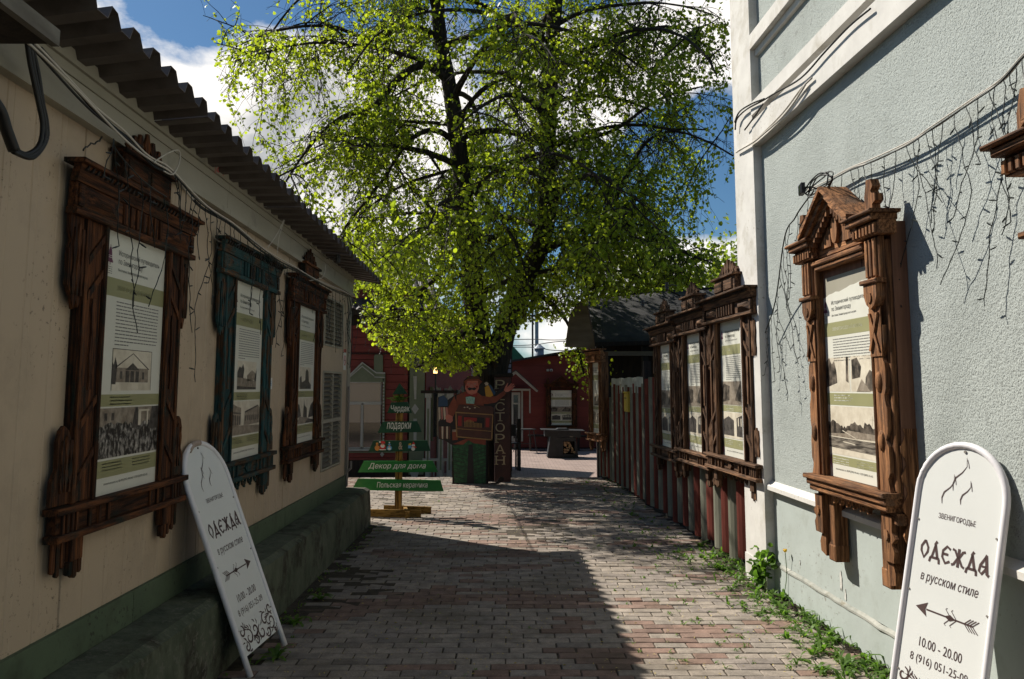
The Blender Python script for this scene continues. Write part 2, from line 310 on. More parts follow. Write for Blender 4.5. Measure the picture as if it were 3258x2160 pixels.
def put_text(mb, body, x0, x1, z0, z1, y, shear=0., bold=0., slope=0., mi=0):
    v, f_ = text_geo(body, shear, bold); xs = [p[0] for p in v]; zs = [p[1] for p in v]
    a, b, c, d = min(xs), max(xs), min(zs), max(zs)
    mb.add([(x0+(p[0]-a)/(b-a)*(x1-x0), y, z0+(p[1]-c)/(d-c)*(z1-z0)+slope*(p[0]-a)/(b-a)) for p in v], f_, mi)
def stroke(mb, pts, w, y=0., taper=None):           # a flat brush stroke in x,z
    P_ = [Vector((p[0], p[1])) for p in pts]; n = len(P_); L = []; R = []
    for i, p in enumerate(P_):
        t = (P_[min(i+1, n-1)]-P_[max(i-1, 0)]).normalized(); q = Vector((-t.y, t.x)); ww = w*(taper[i] if taper else 1)/2
        L.append((p.x+q.x*ww, y, p.y+q.y*ww)); R.append((p.x-q.x*ww, y, p.y-q.y*ww))
    mb.add(L+R, [(i, i+n, i+n+1, i+1) for i in range(n-1)])
def arc(cx, cz, r, a0, a1, n=8, rx=None):
    return [(cx+(rx or r)*math.cos(math.radians(a0+(a1-a0)*i/n)), cz+r*math.sin(math.radians(a0+(a1-a0)*i/n))) for i in range(n+1)]
# ------------------------------------------------------------------ ground and paving
def sheet(name, mat, pts, thick=.0, **kw):
    return MB().add(pts, [tuple(range(len(pts)))]).obj(name, mat, **kw)
g = MB(); ys = [-30, 15.4, 21, 60, 250]; zs_ = [-.06, -.06, -.66, -.71, -.71]
for y, z in zip(ys, zs_): g.v += [(-150, y, z), (150, y, z)]
g.f = [(2*i, 2*i+1, 2*i+3, 2*i+2) for i in range(4)]; g.mi = [0]*4
g.obj('ground', 'soil', kind='structure')
g = MB()
for y, z in zip((15.4, 21, 34), (-.012, -.6, -.625)): g.v += [(-7, y, z), (9, y, z)]
g.f = [(0, 1, 3, 2), (2, 3, 5, 4)]; g.mi = [0]*2
g.obj('courtyard_paving', 'far_paving', kind='structure')
lane = MB().box(-4.2, 2.45, -3, 15.4, -.058, -.008).obj('lane_paving', 'soil', kind='structure')
GREY = [(.28, .238, .198), (.255, .22, .185), (.295, .25, .208), (.24, .205, .178)]; RED = [(.215, .142, .112), (.20, .135, .108), (.235, .16, .128)]
def brick_geo(cx, cy, z, mb, rs):
    hx, hy, c = .0975, .0475, .004
    dz = rs.uniform(-.005, .002)+.006*math.sin(cx*1.7+1)*math.sin(cy*1.1); tx = rs.uniform(-.012, .012); ty = rs.uniform(-.02, .02)
    def P_(a, b, zz): return (cx+a, cy+b, z+zz+dz+a*tx+b*ty)
    return mb.add([P_(-hx, -hy, -.02), P_(hx, -hy, -.02), P_(hx, hy, -.02), P_(-hx, hy, -.02), P_(-hx, -hy, -c), P_(hx, -hy, -c), P_(hx, hy, -c), P_(-hx, hy, -c), P_(-hx+c, -hy+c, 0), P_(hx-c, -hy+c, 0), P_(hx-c, hy-c, 0), P_(-hx+c, hy-c, 0)],
           [(0, 1, 5, 4), (1, 2, 6, 5), (2, 3, 7, 6), (3, 0, 4, 7), (4, 5, 9, 8), (5, 6, 10, 9), (6, 7, 11, 10), (7, 4, 8, 11), (8, 9, 10, 11)])
def set_tone(me, cols):
    a = me.attributes.new('tone', 'FLOAT_COLOR', 'FACE'); a.data.foreach_set('color', np.array(cols, dtype=np.float32).ravel())
rs = random.Random(3)
variants = []
for c in GREY+GREY+RED+RED:
    m = MB(); brick_geo(0, 0, 0, m, rs); me = bpy.data.meshes.new('brick'); me.from_pydata(m.v, [], m.f); me.materials.append(MATS['paver'])
    k2 = rs.uniform(.88, 1.12); set_tone(me, [(c[0]*k2, c[1]*k2, c[2]*k2, 1)]*9); variants.append(me)
spots = []; row = 0; y = 3.0
redmask = {}
def is_red(i, j):
    key = (i//3, (j+(i//3) % 2*2)//4)
    if key not in redmask: redmask[key] = rs.random() < .26
    return redmask[key] and rs.random() < .75 or rs.random() < .05
while y < 15.36:
    xl = -1.60 if y < 10.25 else -4.1; xr = 2.30-.03*y
    x = math.floor(xl/.2025)*.2025+(row % 2)*.101+.012*math.sin(row*1.7); j = 0
    while x < xr-.05:
        if x > xl+.09: spots.append((x+rs.uniform(-.003, .003), y+.006*math.sin(x*1.3+row*.1), is_red(row, int(round(x/.2025)))))
        x += .2025; j += 1
    y += .1035; row += 1
near = sorted(range(len(spots)), key=lambda i: (0 if 4.45 < spots[i][1] and abs(spots[i][0]) < spots[i][1]*.6 else 1, spots[i][1]))[:290]
ns = set(near); far = MB(); cols = []
for i, (x, y, red) in enumerate(spots):
    if i in ns:
        o = bpy.data.objects.new('brick', variants[rs.randrange(8, 14) if red else rs.randrange(8)]); COL.objects.link(o); o.parent = lane; o.location = (x, y, 0)
    else:
        brick_geo(x, y, 0, far, rs); c = rs.choice(RED if red else GREY); k2 = rs.uniform(.88, 1.12); cols += [(c[0]*k2, c[1]*k2, c[2]*k2, 1)]*9
fo = far.obj('brick_paving', 'paver', lane, kind='stuff'); set_tone(fo.data, cols)
# ------------------------------------------------------------------ left building: cream panel pavilion
XL = -1.892; zf = lambda Y: 2.786-.0105*(Y-3.06)
LB = thing('panel_pavilion', 'cream metal panelled pavilion in shade along the left side of the lane', 'building')
MB().box(-7, -1.935, -2, 10.17, -.05, 2.85).obj('inner_body', 'dark_wood', LB)
pn = 0
for a in (-1.04, .15, 1.34, 2.53, 3.72, 4.91, 6.10, 7.30, 8.49):
    b = 8.74 if a == 8.49 else min(a+1.185, 10.03)-.004; m = MB(); x0 = XL; pr = [(a, x0-.01), (a+.004, x0)]
    q = a+.19
    while q < b-.1: pr += [(q-.006, x0), (q-.002, x0-.004), (q+.002, x0-.004), (q+.006, x0), (q+.04, x0), (q+.043, x0-.002), (q+.047, x0-.002), (q+.05, x0)]; q += .198
    pr += [(b-.004, x0), (b, x0-.01)]
    for yy, xx in pr: m.v += [(xx, yy, .575), (xx, yy, 2.95)]
    m.f = [(2*i, 2*i+2, 2*i+3, 2*i+1) for i in range(len(pr)-1)]; m.mi = [0]*len(m.f)
    m.box(XL-.04, XL-.012, a+.002, b-.002, .575, 2.95); m.obj('wall_panel', 'cream', LB)
# the last panel round the shuttered opening
m = MB(); 
for z0, z1 in ((.575, .73), (1.76, 2.03), (2.53, 2.95)): m.box(XL-.04, XL, 8.745, 9.75, z0, z1)
m.box(XL-.04, XL, 9.752, 10.03, .575, 2.95); m.obj('wall_panel', 'cream', LB)
MB().box(XL-.05, XL+.012, 10.035, 10.2, .44, 2.95).obj('corner_trim', 'fascia', LB)
MB().box(-6.9, XL-.05, 10.172, 10.2, .0, 2.95).obj('end_wall', 'cream', LB)
vw = MB().box(XL-.045, XL-.03, 8.745, 9.75, .73, 2.53).obj('vent_window', 'fascia', LB)
for z0, z1, n, k2 in ((2.04, 2.52, 11, 'dark'), (1.26, 1.74, 10, ''), (.76, 1.22, 9, '')):
    fr = MB()
    for c, d in ((8.745, 8.785), (9.70, 9.75), (9.225, 9.265)): fr.box(XL-.03, XL+.006, c, d, z0-.02, z1+.02)
    fr.box(XL-.03, XL+.008, 8.786, 9.7, z1, z1+.02); fr.box(XL-.03, XL+.008, 8.786, 9.7, z0-.02, z0)
    fr.obj('shutter_frame', 'fascia', vw)
    for i in range(n):
        zz = z0+(i+.5)*(z1-z0)/n; hh = .015 if not k2 else .006
        MB().slab((XL-.028, 8.79, zz+hh), (XL+.004, 8.79, zz-hh), (XL+.004, 9.69, zz-hh), (XL-.028, 9.69, zz+hh), (0, 0, .006)).obj('slat', 'grate' if not k2 else 'iron_black', vw)
for a, b in ((-1, 1.5), (1.505, 4.4), (4.405, 7.3), (7.305, 10.03)):
    MB().box(XL-.02, XL+.022, a, b, .425, .578).obj('plinth_board', 'green_base', LB)
for a, b in ((-1, 2.6), (2.604, 5.55), (5.554, 7.2), (7.204, 9.85), (9.853, 10.2)):
    X = XL+.03
    def seg(z0, z1, x1, nm='fascia_board', mt='fascia'):
        MB().slab((X-.05, a, zf(a)+z0), (x1, a, zf(a)+z0), (x1, b, zf(b)+z0), (X-.05, b, zf(b)+z0), (0, 0, z1-z0)).obj(nm, mt, LB)
    seg(-.035, 0, X+.02, 'fascia_trim'); seg(.0005, .125, X); seg(.127, .172, X+.008); seg(.174, .235, X+.022, 'fascia_trim')
MB().box(-1.888, -1.8, 9.9, 9.99, 0, 0.01)
for a, b in ((9.99, 10.03),): MB().tube([(XL+.035, a, .45), (XL+.035, a, 1.6)], .012).tube([(XL+.035, a, .62), (XL+.08, a, .66), (XL+.08, a, .74)], .014).obj('pipe', 'cable_grey', LB)
# corrugated roof
zE = lambda Y: 3.02-.0254*(Y-3.1); zW = lambda Y: 2.975-.0115*(Y-3.1)
prof = [(0, 0), (.075, 0), (.105, .062), (.165, .062), (.195, 0)]
for s_ in range(12):
    Y0 = -1.7+s_*1.0; m = MB(); cs = []
    for i in range(5):
        for dy, dz in prof[:-1 if i < 4 else 5]: cs.append((Y0+i*.2+dy, dz))
    for y, dz in cs:
        ov = .006*(s_ % 2)
        m.v += [(-1.56+rs.uniform(-.004, .004), y, zE(y)+dz+ov), (-1.875, y, zW(y)+dz+ov), (-5.6, y, zW(y)+.35+dz+ov)]
    n = len(cs)
    for i in range(n-1): m.f += [(3*i, 3*i+1, 3*i+4, 3*i+3), (3*i+1, 3*i+2, 3*i+5, 3*i+4)]
    m.mi = [0]*len(m.f); o = m.obj('roof_sheet', 'roof_metal', LB)
    sm = o.modifiers.new('s', 'SOLIDIFY'); sm.thickness = .004
m = MB().slab((-5.6, -1.7, 2.9), (-1.9, -1.7, 2.9), (-1.9, 10.16, 2.9), (-5.6, 10.16, 2.9), (0, 0, .03)).obj('roof_deck', 'dark_wood', LB)
MB().box(-1.86, -1.62, -1.5, 2.9, 2.80, 2.84).obj('awning_board', 'dark_wood', LB)
MB().box(-1.618, -1.59, -1.5, 2.9, 2.79, 2.85).obj('awning_edge', 'awning_plank', LB)
# concrete step along its foot
st = MB(); 
yy = np.linspace(-1, 10.2, 57); pr = []
for y in yy:
    e = .010*math.sin(y*3.1)+.007*math.sin(y*8.3+1)+rs.uniform(-.004, .004)
    pr.append([(-1.96, y, -.04), (-1.96, y, .422+e*.3), (-1.665+e, y, .42+e*.4), (-1.618+e*1.2, y, .395+e*.3), (-1.606+e*.5, y, .2), (-1.603, y, -.04)])
for p in pr: st.v += p
for i in range(len(pr)-1):
    for j in range(5): st.f.append((6*i+j, 6*i+6+j, 6*i+7+j, 6*i+1+j))
st.f += [(5, 4, 3, 2, 1, 0), tuple(6*(len(pr)-1)+j for j in range(6))]; st.mi = [0]*len(st.f)
st.obj('concrete_step', 'step_concrete', kind='structure')
# ------------------------------------------------------------------ right building: grey-green rendered house
RZ = math.atan2(-1, .03); RX = 2.325
RB = thing('plastered_house', 'sunlit grey green roughcast house with white mouldings on the right', 'building', (RX, 0, 0), RZ)
RM = Matrix.Translation((RX, 0, 0)) @ Matrix.Rotation(RZ, 4, 'Z')
def atr(x, y, off=0.):                              # pixel to the right wall's own frame (x to the right along it, y into it)
    n = Vector((1, .03, 0)); p = atp(x, y, Vector((RX-off, 0, 0)), n); return RM.inverted() @ p
xe, xn = -7.42, 2.0
def rb(nm, mt, *b, c=0.): return MB().box(*b, c=c).obj(nm, mt, RB)
rb('upper_wall', 'stucco', xe+.05, xn, 0, .5, .845, 7.2)
rb('lower_wall', 'smooth_wall', xe+.05, xn, .003, .5, .225, .78)
rb('plinth', 'smooth_wall', xe+.04, xn, -.012, .5, -.05, .195)
m = MB().prism([(xe+.03, .78), (xn, .78), (xn, .842), (xe+.03, .842)], 0, .3); m = MB()
m.v = [(xe+.46, -.05, .782), (xn, -.05, .782), (xn, -.05, .815), (xe+.46, -.05, .815), (xe+.46, .3, .782), (xn, .3, .782), (xn, .3, .85), (xe+.46, .3, .85), (xe+.46, -.002, .848), (xn, -.002, .848)]
m.f = [(0, 1, 2, 3), (3, 2, 9, 8), (8, 9, 6, 7), (0, 4, 5, 1), (0, 3, 8, 7, 4), (1, 5, 6, 9, 2)]; m.mi = [0]*6
m.obj('belt_moulding', 'white_trim', RB)
m = MB()
nx = 90; rs2 = random.Random(5)
for i in range(nx+1):
    x = xe+.02+(xn-xe-.02)*i/nx; e = rs2.uniform(-.003, .0015)*(3 if rs2.random() < .12 else 1); m.v += [(x, .01, .197+e*.5), (x, -.017+e, .199+e*.4), (x, -.016+e, .213+e), (x, .002, .228+e)]
m.f = [(4*i+j, 4*i+4+j, 4*i+5+j, 4*i+1+j) for i in range(nx) for j in range(3)]; m.mi = [0]*len(m.f)
m.obj('base_moulding', 'old_trim', RB)
rb('corner_pilaster', 'white_trim', -7.42, -6.90, -.07, .5, -.05, 7.2)
rb('corner_pilaster_base', 'white_trim', -7.43, -6.89, -.078, -.0705, -.05, .2)
for nm, z0, z1, o in (('cornice_band', 3.59, 3.80, .0745), ('cornice_recess', 3.802, 3.848, .02), ('cornice_band', 3.85, 3.96, .0785), ('ledge', 4.425, 4.55, .0745), ('ledge', 4.37, 4.423, .03), ('ledge', 5.4, 5.5, .075)):
    rb(nm, 'white_trim', -6.898, xn, -o, .2, z0, z1)
# peeled patches of render
for (px, py, s_) in ((2676, 1850, .045), (2690, 1895, .026), (2632, 1905, .018), (2545, 1790, .012)):
    q = atr(px, py, 0); rr = random.Random(px)
    MB().prism([(q.x+s_*(.3+.7*rr.random())*.6*math.cos(a), q.z+s_*(.5+.8*rr.random())*1.4*math.sin(a)) for a in [i*math.pi/7 for i in range(14)]], -.0015, .002).obj('bare_plaster', 'white_trim', RB)
# ------------------------------------------------------------------ striped board fence
def fence(nm, label, a, b, zt, pitch=.235, w_=.2, start=0, broken=False):
    a, b = Vector(a), Vector(b); d = b-a; L = d.length; rz = math.atan2(-d.y, -d.x)   # viewed from the lane, b (far) is left
    t = thing(nm, label, 'fence', (b.x, b.y, 0), rz); n = int(L/pitch); r_ = random.Random(int(a.y*10))
    MB().box(0, L, .035, .075, .3, .38).obj('rail', 'dark_wood', t); MB().box(0, L, .035, .075, zt-.4, zt-.32).obj('rail', 'dark_wood', t)
    MB().box(0, L, .012, .03, -.03, .16).obj('base_board', 'dark_wood', t)
    for i in range(n):
        x = (i+.5)*L/n; h = w_/2+r_.uniform(-.006, .006); z0 = .05+r_.uniform(-.03, .02); z1 = zt+r_.uniform(-.03, .03); m = MB(); N = 5; tw = r_.uniform(-.01, .01)
        for zz in (z0, z1):
            for j in range(N+1):
                q = -1+2*j/N; m.v.append((x+q*h, -.045*(1-q*q)+tw*q+.01, zz))
        m.f = [(j, j+1, j+N+2, j+N+1) for j in range(N)]
        mt = 'fence_red' if (i+start) % 2 else 'fence_pale'
        m.mi = [0]*N; o = m.obj('fence_board', mt, t); sd = o.modifiers.new('s', 'SOLIDIFY'); sd.thickness = .012; sd.offset = 1
    return t, L, rz
FA = fence('striped_fence', 'red and pale striped board fence with three carved frames beside the white corner', (2.13, 7.72, 0), (1.905, 11.72, 0), 1.72, start=1)
FB = fence('striped_fence', 'set back stretch of red and pale striped fence with the yellow box', (1.925, 11.85, 0), (1.80, 14.60, 0), 1.62, pitch=.2, w_=.175)
FC = fence('striped_fence', 'short far end of the striped fence turned towards the lane', (1.795, 14.62, 0), (1.64, 15.2, 0), 1.4, pitch=.085, w_=.07)
# translucent sheet on top of the far stretch
m = MB(); N = 60
for i in range(N+1):
    y = -.02+2.74*i/N; m.v += [(y, -.02+.018*math.sin(i*1.6), 1.50+.012*math.sin(i*.3)), (y, -.02+.018*math.sin(i*1.6), 1.735+.006*math.sin(i*.4))]
m.f = [(2*i, 2*i+2, 2*i+3, 2*i+1) for i in range(N)]; m.mi = [0]*N
o = m.obj('corrugated_strip', 'fence_white', FB[0]); sd = o.modifiers.new('s', 'SOLIDIFY'); sd.thickness = .004
for q in (0.35, 0.62):
    pass
yb = thing('post_box', 'small yellow box hanging on the far striped fence', 'box', (1.86, 13.0, 1.36), FB[2])
MB().box(-.13, .13, -.07, 0, -.14, .14, c=.012).obj('body', 'sticker_yellow', yb); MB().box(-.14, .14, -.08, 0, .141, .165).obj('lid', 'sticker_yellow', yb); MB().box(-.09, .09, -.0715, -.0702, .06, .075).obj('slot', 'iron_black', yb)
# dark gap post between the two stretches
gp = thing('timber_post', 'dark weathered timber post in the gap between two fence stretches', 'post', (1.93, 11.79, 0)); MB().box(-.05, .05, -.05, .05, -.05, 1.95).obj('post', 'dark_wood', gp)
# ------------------------------------------------------------------ shed with a sagging bitumen roof behind the fence
SH = thing('timber_shed', 'dark timber shed with bitumen roof and plywood gable behind the striped fence', 'shed', (0, 0, 0))
e0, e1 = at(1893, 1090, 15.6), at(2420, 1075, 15.6); r0, r1 = at(1866, 948, 17.3), at(2420, 905, 17.3)
m = MB(); NX, NY = 14, 8
for j in range(NY+1):
    for i in range(NX+1):
        u, v = i/NX, j/NY; p = (e0*(1-u)+e1*u)*(1-v)+(r0*(1-u)+r1*u)*v; p.z += .03*math.sin(math.pi*v)-.03*math.sin(math.pi*u)*math.sin(math.pi*v)+.012*math.sin(u*9+v*4); m.v.append(tuple(p))
m.f = [(j*(NX+1)+i, j*(NX+1)+i+1, (j+1)*(NX+1)+i+1, (j+1)*(NX+1)+i) for j in range(NY) for i in range(NX)]; m.mi = [0]*len(m.f)
o = m.obj('roof', 'bitumen', SH, smooth=True); sd = o.modifiers.new('s', 'SOLIDIFY'); sd.thickness = .03
m = MB().slab(e0+Vector((0, -.03, -.07)), e1+Vector((0, -.03, -.07)), e1+Vector((0, .02, -.07)), e0+Vector((0, .02, -.07)), (0, 0, .075)).obj('eave_board', 'dark_wood', SH)
MB().slab(r0, r1, r1+Vector((0, 2.2, -1.1)), r0+Vector((0, 2.2, -1.1)), (0, 0, .03)).obj('back_roof', 'bitumen', SH)
pa = [at(1798, 1104, 15.7), at(1893, 1106, 15.7), at(1890, 1085, 15.7), at(1862, 950, 15.72), at(1840, 960, 15.72), at(1812, 1000, 15.72)]
m = MB(); m.v = [tuple(p) for p in pa]+[(p.x, p.y+.03, p.z) for p in pa]; m.f = [(0, 1, 2, 3, 4, 5), (11, 10, 9, 8, 7, 6)]+[(i, i+6, (i+1) % 6+6, (i+1) % 6) for i in range(6)]; m.mi = [0]*8
m.obj('plywood_gable', 'plywood', SH)
a = at(1925, 1100, 15.75)
for x, nm in ((a.x+.02, 'post'), (2.55, 'post'), (3.6, 'post'), (4.4, 'post')): MB().box(x-.06, x+.06, 15.7, 15.82, -.1, 2.36).obj('post', 'dark_wood', SH)
MB().box(a.x-.05, 5.2, 16.9, 17.0, -.3, 3.0).obj('back_wall', 'dark_wood', SH); MB().box(4.9, 5.0, 15.7, 17.0, -.3, 2.6).obj('side_wall', 'dark_wood', SH)
MB().box(a.x, 4.6, 15.68, 15.76, 2.17, 2.25).obj('beam', 'plywood', SH)
# ------------------------------------------------------------------ museum posters
PW, PH = .735, 1.245
def words(mb, x0, x1, z, h, r_, gap=.008):          # a line of print too small to read: one stroke per word
    x = x0
    while x < x1-.008:
        L = min(r_.uniform(.018, .06), x1-x)
        mb.add([(x, 0, z-h/2), (x+L, 0, z-h/2), (x+L, 0, z+h/2), (x, 0, z+h/2)], [(0, 1, 2, 3)]); x += L+gap*.6
def poster(parent, y, z0, kind, head, seed, torn=False, shift=0., num=None):
    """kind picks the two photographs printed on it"""
    r_ = random.Random(seed); w2, H = PW/2, PH; zt = z0+H
    Z = lambda f_: zt-f_*H; X = lambda f_: -w2+f_*PW
    if torn:
        top = [(X(1), Z(.035))]; n = 14
        for i in range(n+1): top.append((X(1-i/n), Z(.035+.05*i/n+r_.uniform(-.006, .006))))
        out = [(X(0), Z(1)), (X(1), Z(1))]+top
        MB().box(-w2, w2, y+.001, y+.005, z0-.02, zt+.02).obj('mount_board', 'fascia', parent)
        p = MB().prism(out, y-.0015, y-.0004).obj('poster', 'paper', parent)
    else: p = MB().box(-w2, w2, y-.001, y+.004, z0-.02, zt+.02).obj('poster', 'paper', parent)
    yy = y-.0026
    def flat(nm, mt, fn):
        m = MB(); fn(m); o = m.obj(nm, mt, p, loc=(0, yy, 0))
        if nm in ('body_text', 'caption'): o['kind'] = 'stuff'
        return o
    def rect(x0, x1, f0, f1): return lambda m: m.add([(X(x0), 0, Z(f1)), (X(x1), 0, Z(f1)), (X(x1), 0, Z(f0)), (X(x0), 0, Z(f0))], [(0, 1, 2, 3)])
    o = .03 if torn else 0
    flat('colour_band', 'olive', rect(0, 1, .19+o, .26+o))
    def bell(m):
        pts = [(.03, .135), (.02, .133), (.038, .12), (.045, .09), (.055, .078), (.075, .078), (.085, .09), (.092, .12), (.11, .133), (.10, .135)]
        m.prism([(X(a), Z(b+o)) for a, b in pts], -.0003, .0003); m.add([(X(.06), 0, Z(.145+o)), (X(.07), 0, Z(.145+o)), (X(.07), 0, Z(.135+o)), (X(.06), 0, Z(.135+o))], [(0, 1, 2, 3)])
        stroke(m, [(X(a), Z(b)) for a, b in [(.06, .078+o), (.06, .07+o), (.07, .07+o), (.07, .078+o)]], .003)
    flat('bell_emblem', 'plum', bell)
    flat('bell_stripe', 'paper', lambda m: [m.add([(X(.042), -.0006, Z(b)), (X(.09), -.0006, Z(b)), (X(.09), -.0006, Z(b-.002)), (X(.042), -.0006, Z(b-.002))], [(0, 1, 2, 3)]) for b in (.118+o, .111+o)])
    def title(m):
        put_text(m, 'Исторический путеводитель', X(.19), X(.86), Z(.105+o), Z(.078+o), 0)
        put_text(m, 'по Звенигороду', X(.19), X(.57), Z(.138+o), Z(.11+o), 0)
        put_text(m, 'Выставка Звенигородского музея', X(.19), X(.66), Z(.163+o), Z(.149+o), 0)
    flat('title', 'ink', title)
    flat('heading', 'ink_white', lambda m: put_text(m, head, X(.19), X(.19+.027*len(head)), Z(.236+o), Z(.212+o), 0))
    def body(m):
        for i in range(13 if kind != 'hill' else 9): words(m, X(.19), X(.88 if i < 12 else .4), Z(.278+o+i*.0135), .0052, r_)
        for i in range(4): words(m, X(.01), X(.1), Z(.152+o+i*.008), .0035, r_)
    flat('body_text', 'ink_grey', body)
    f1, f2, f3, f4 = (.455, .625, .68, .865) if kind != 'hill' else (.40, .575, .645, .885)
    flat('colour_band', 'olive', rect(0, 1, f2+.004, f3-.006))
    flat('colour_band', 'olive', rect(0, 1, f4+.008, .935))
    flat('caption', 'ink_white', lambda m: [words(m, X(.17), X(.17+c), Z(f2+.015+i*.013), .005, r_) for i, c in enumerate((.3, .35, .32))]+[words(m, X(a), X(a+.3), Z(f4+.02+i*.012), .004, r_) for a in (.1, .55) for i in range(3)])
    flat('contact_line', 'ink', lambda m: put_text(m, 'zvenmuseum.ru; 8(495)992-94-64; +7(915)093-55-65', X(.14), X(.82), Z(.966), Z(.954), 0))
    if num: 
        flat('number_flag', 'pink', lambda m: m.add([(X(.02), 0, Z(.925)), (X(.075), 0, Z(.965)), (X(.075), 0, Z(.885))], [(0, 1, 2)]))
        flat('number', 'paper', lambda m: put_text(m, num, X(.045), X(.066), Z(.936), Z(.914), -.0006))
    else: flat('number_flag', 'pink', rect(0, .035, .905, .975))
    # photographs
    def ph(nm, mt, x0, x1, fa, fb): return MB().add([(X(x0), yy, Z(fb)), (X(x1), yy, Z(fb)), (X(x1), yy, Z(fa)), (X(x0), yy, Z(fa))], [(0, 1, 2, 3)]).obj(nm, mt, p)
    def layer(nm, mt, par, polys, x0, x1, fa, fb, d):
        for q in polys: MB().add([(X(x0+(x1-x0)*a), yy-d, Z(fb+(fa-fb)*b)) for a, b in q], [tuple(range(len(q)))]).obj(nm, mt, p)
    def skyline(n, a, b): 
        q = [(0, 0)]+[(i/n, r_.uniform(a, b)) for i in range(n+1)]+[(1, 0)]; return q
    A = (.17, .80, f1, f2-.01); B = (0, 1, f3, f4)
    if kind == 'club':
        ph('photograph', 'photo_light', *A)
        layer('photo_print', 'photo_mid', p, [[(.08, .2), (.92, .2), (.92, .55), (.08, .55)]], *A, .0006)
        layer('photo_print', 'photo_dark', p, [[(.06, .54), (.5, .92), (.94, .54), (.92, .52), (.5, .9), (.08, .52)], [(.32, .5), (.5, .68), (.68, .5)], [(.33, .2), (.42, .2), (.42, .48), (.33, .48)], [(.455, .2), (.545, .2), (.545, .48), (.455, .48)], [(.58, .2), (.67, .2), (.67, .48), (.58, .48)], [(0, .15), (.1, .15), (.12, .6), (.07, .8), (.04, .6), (0, .7)], [(.2, .28), (.25, .28), (.25, .46), (.2, .46)], [(.76, .28), (.81, .28), (.81, .46), (.76, .46)], [(0, .97), (0, 1), (1, 1), (1, .985), (.01, .985)], [(0, 0), (.01, 0), (.01, 1), (0, 1)], [(.99, 0), (1, 0), (1, 1), (.99, 1)]], *A, .0012)
        ph('photograph', 'photo_mid', *B); layer('photo_print', 'photo_crowd', p, [skyline(24, .6, .72)], *B, .0006)
        layer('photo_print', 'photo_dark', p, [[(.52, .55), (.56, 1), (.6, 1), (.63, .55)], [(.8, .5), (.84, 1), (1, 1), (1, .5)], [(.1, .75), (.14, .75), (.14, .9), (.1, .9)], [(.2, .75), (.24, .75), (.24, .9), (.2, .9)]], *B, .0012)
        layer('photo_print', 'photo_light', p, [[(.616, .6), (.66, .6), (.66, .9), (.616, .9)], [(.76, .6), (.78, .6), (.78, .9), (.76, .9)], [(.62, .9), (.8, .9), (.8, .94), (.62, .94)]], *B, .0018)
    elif kind == 'square':
        ph('photograph', 'photo_light', *A); layer('photo_print', 'photo_mid', p, [[(0, 0), (1, 0), (1, .3), (0, .45)], [(.5, .3), (.95, .35), (.95, .6), (.75, .7), (.5, .5)]], *A, .0006)
        layer('photo_print', 'photo_dark', p, [[(0, .42), (.3, .4), (.34, .72), (.28, .9), (.2, .75), (.1, .8), (0, .6)], [(.9, .3), (1, .3), (1, .8)]]+[[(.3+i*.1, .1), (.312+i*.1, .1), (.312+i*.1, .42), (.3+i*.1, .42)] for i in range(7)]+[[(0, 0), (1, 0), (1, .08), (0, .12)]], *A, .0012)
        ph('photograph', 'photo_light', *B); layer('photo_print', 'photo_mid', p, [[(0, 0), (1, 0), (1, .22), (0, .3)], [(0, .2), (.33, .3), (.33, .8), (.2, .85), (0, .98)], [(.42, .25), (1, .3), (1, .72), (.9, .85), (.45, .66)]], *B, .0006)
        layer('photo_print', 'photo_dark', p, [[(.02+i*.065, .3), (.05+i*.065, .3), (.05+i*.065, .62-.02*i), (.02+i*.065, .65-.02*i)] for i in range(5)]+[[(.47+i*.07, .4), (.5+i*.07, .4), (.5+i*.07, .56), (.47+i*.07, .56)] for i in range(7)]+[[(.45, .64), (.9, .83), (.9, .87), (.45, .69)]]+[[(0, .66), (.33, .62), (.33, .65), (0, .7)]], *B, .0012)
    elif kind == 'church':
        ph('photograph', 'photo_light', *A); layer('photo_print', 'photo_dark', p, [[(0, 0), (1, 0), (1, .2), (.8, .35), (.75, .8), (.6, .95), (.5, .8), (.48, .4), (.2, .3), (.15, .6), (0, .5)]], *A, .0006)
        ph('photograph', 'photo_light', *B); layer('photo_print', 'photo_dark', p, [[(0, 0), (1, 0), (1, .1), (.6, .2), (0, .15)], [(.4, .2), (.42, .6), (.45, .95), (.48, .7), (.6, .6), (.62, .2)], [(0, .2), (.3, .3), (.2, .75), (0, .8)], [(.68, .2), (1, .25), (1, .9), (.8, .7)]], *B, .0006)
        layer('photo_print', 'photo_mid', p, [[(.1, 0), (.5, 0), (.7, .2), (.2, .3)]], *B, .001)
    elif kind == 'hill':
        ph('photograph', 'photo_light', 0, .49, f1, f2-.004); ph('photograph', 'photo_light', .51, 1, f1, f2-.004)
        layer('photo_print', 'photo_trees', p, [[(0, .1), (.5, .25), (.48, .6), (.4, .9), (.3, .8), (.2, 1), (0, .85)], [(.85, .3), (.95, .25), (.96, 1), (.88, 1)]], 0, .49, f1, f2-.004, .0006)
        layer('photo_print', 'photo_trees', p, [[(.05, .35), (.35, .4), (.4, .7), (.25, .95), (.05, .9)], [(.5, 0), (1, .05), (1, .35), (.7, .6), (.55, .4)]], .51, 1, f1, f2-.004, .0006)
        layer('photo_print', 'photo_mid', p, [[(.2, 0), (.7, 0), (.4, .35)]], .51, 1, f1, f2-.004, .001)
        ph('photograph', 'photo_light', *B)
        n = 40; hz = [(i/n, .62+.05*math.sin(i*.35)+r_.uniform(-.025, .04)+(.09 if 28 < i < 34 else 0)) for i in range(n+1)]
        layer('photo_print', 'photo_mid', p, [[(0, .34), (1, .38)]+hz[::-1]], *B, .0006)
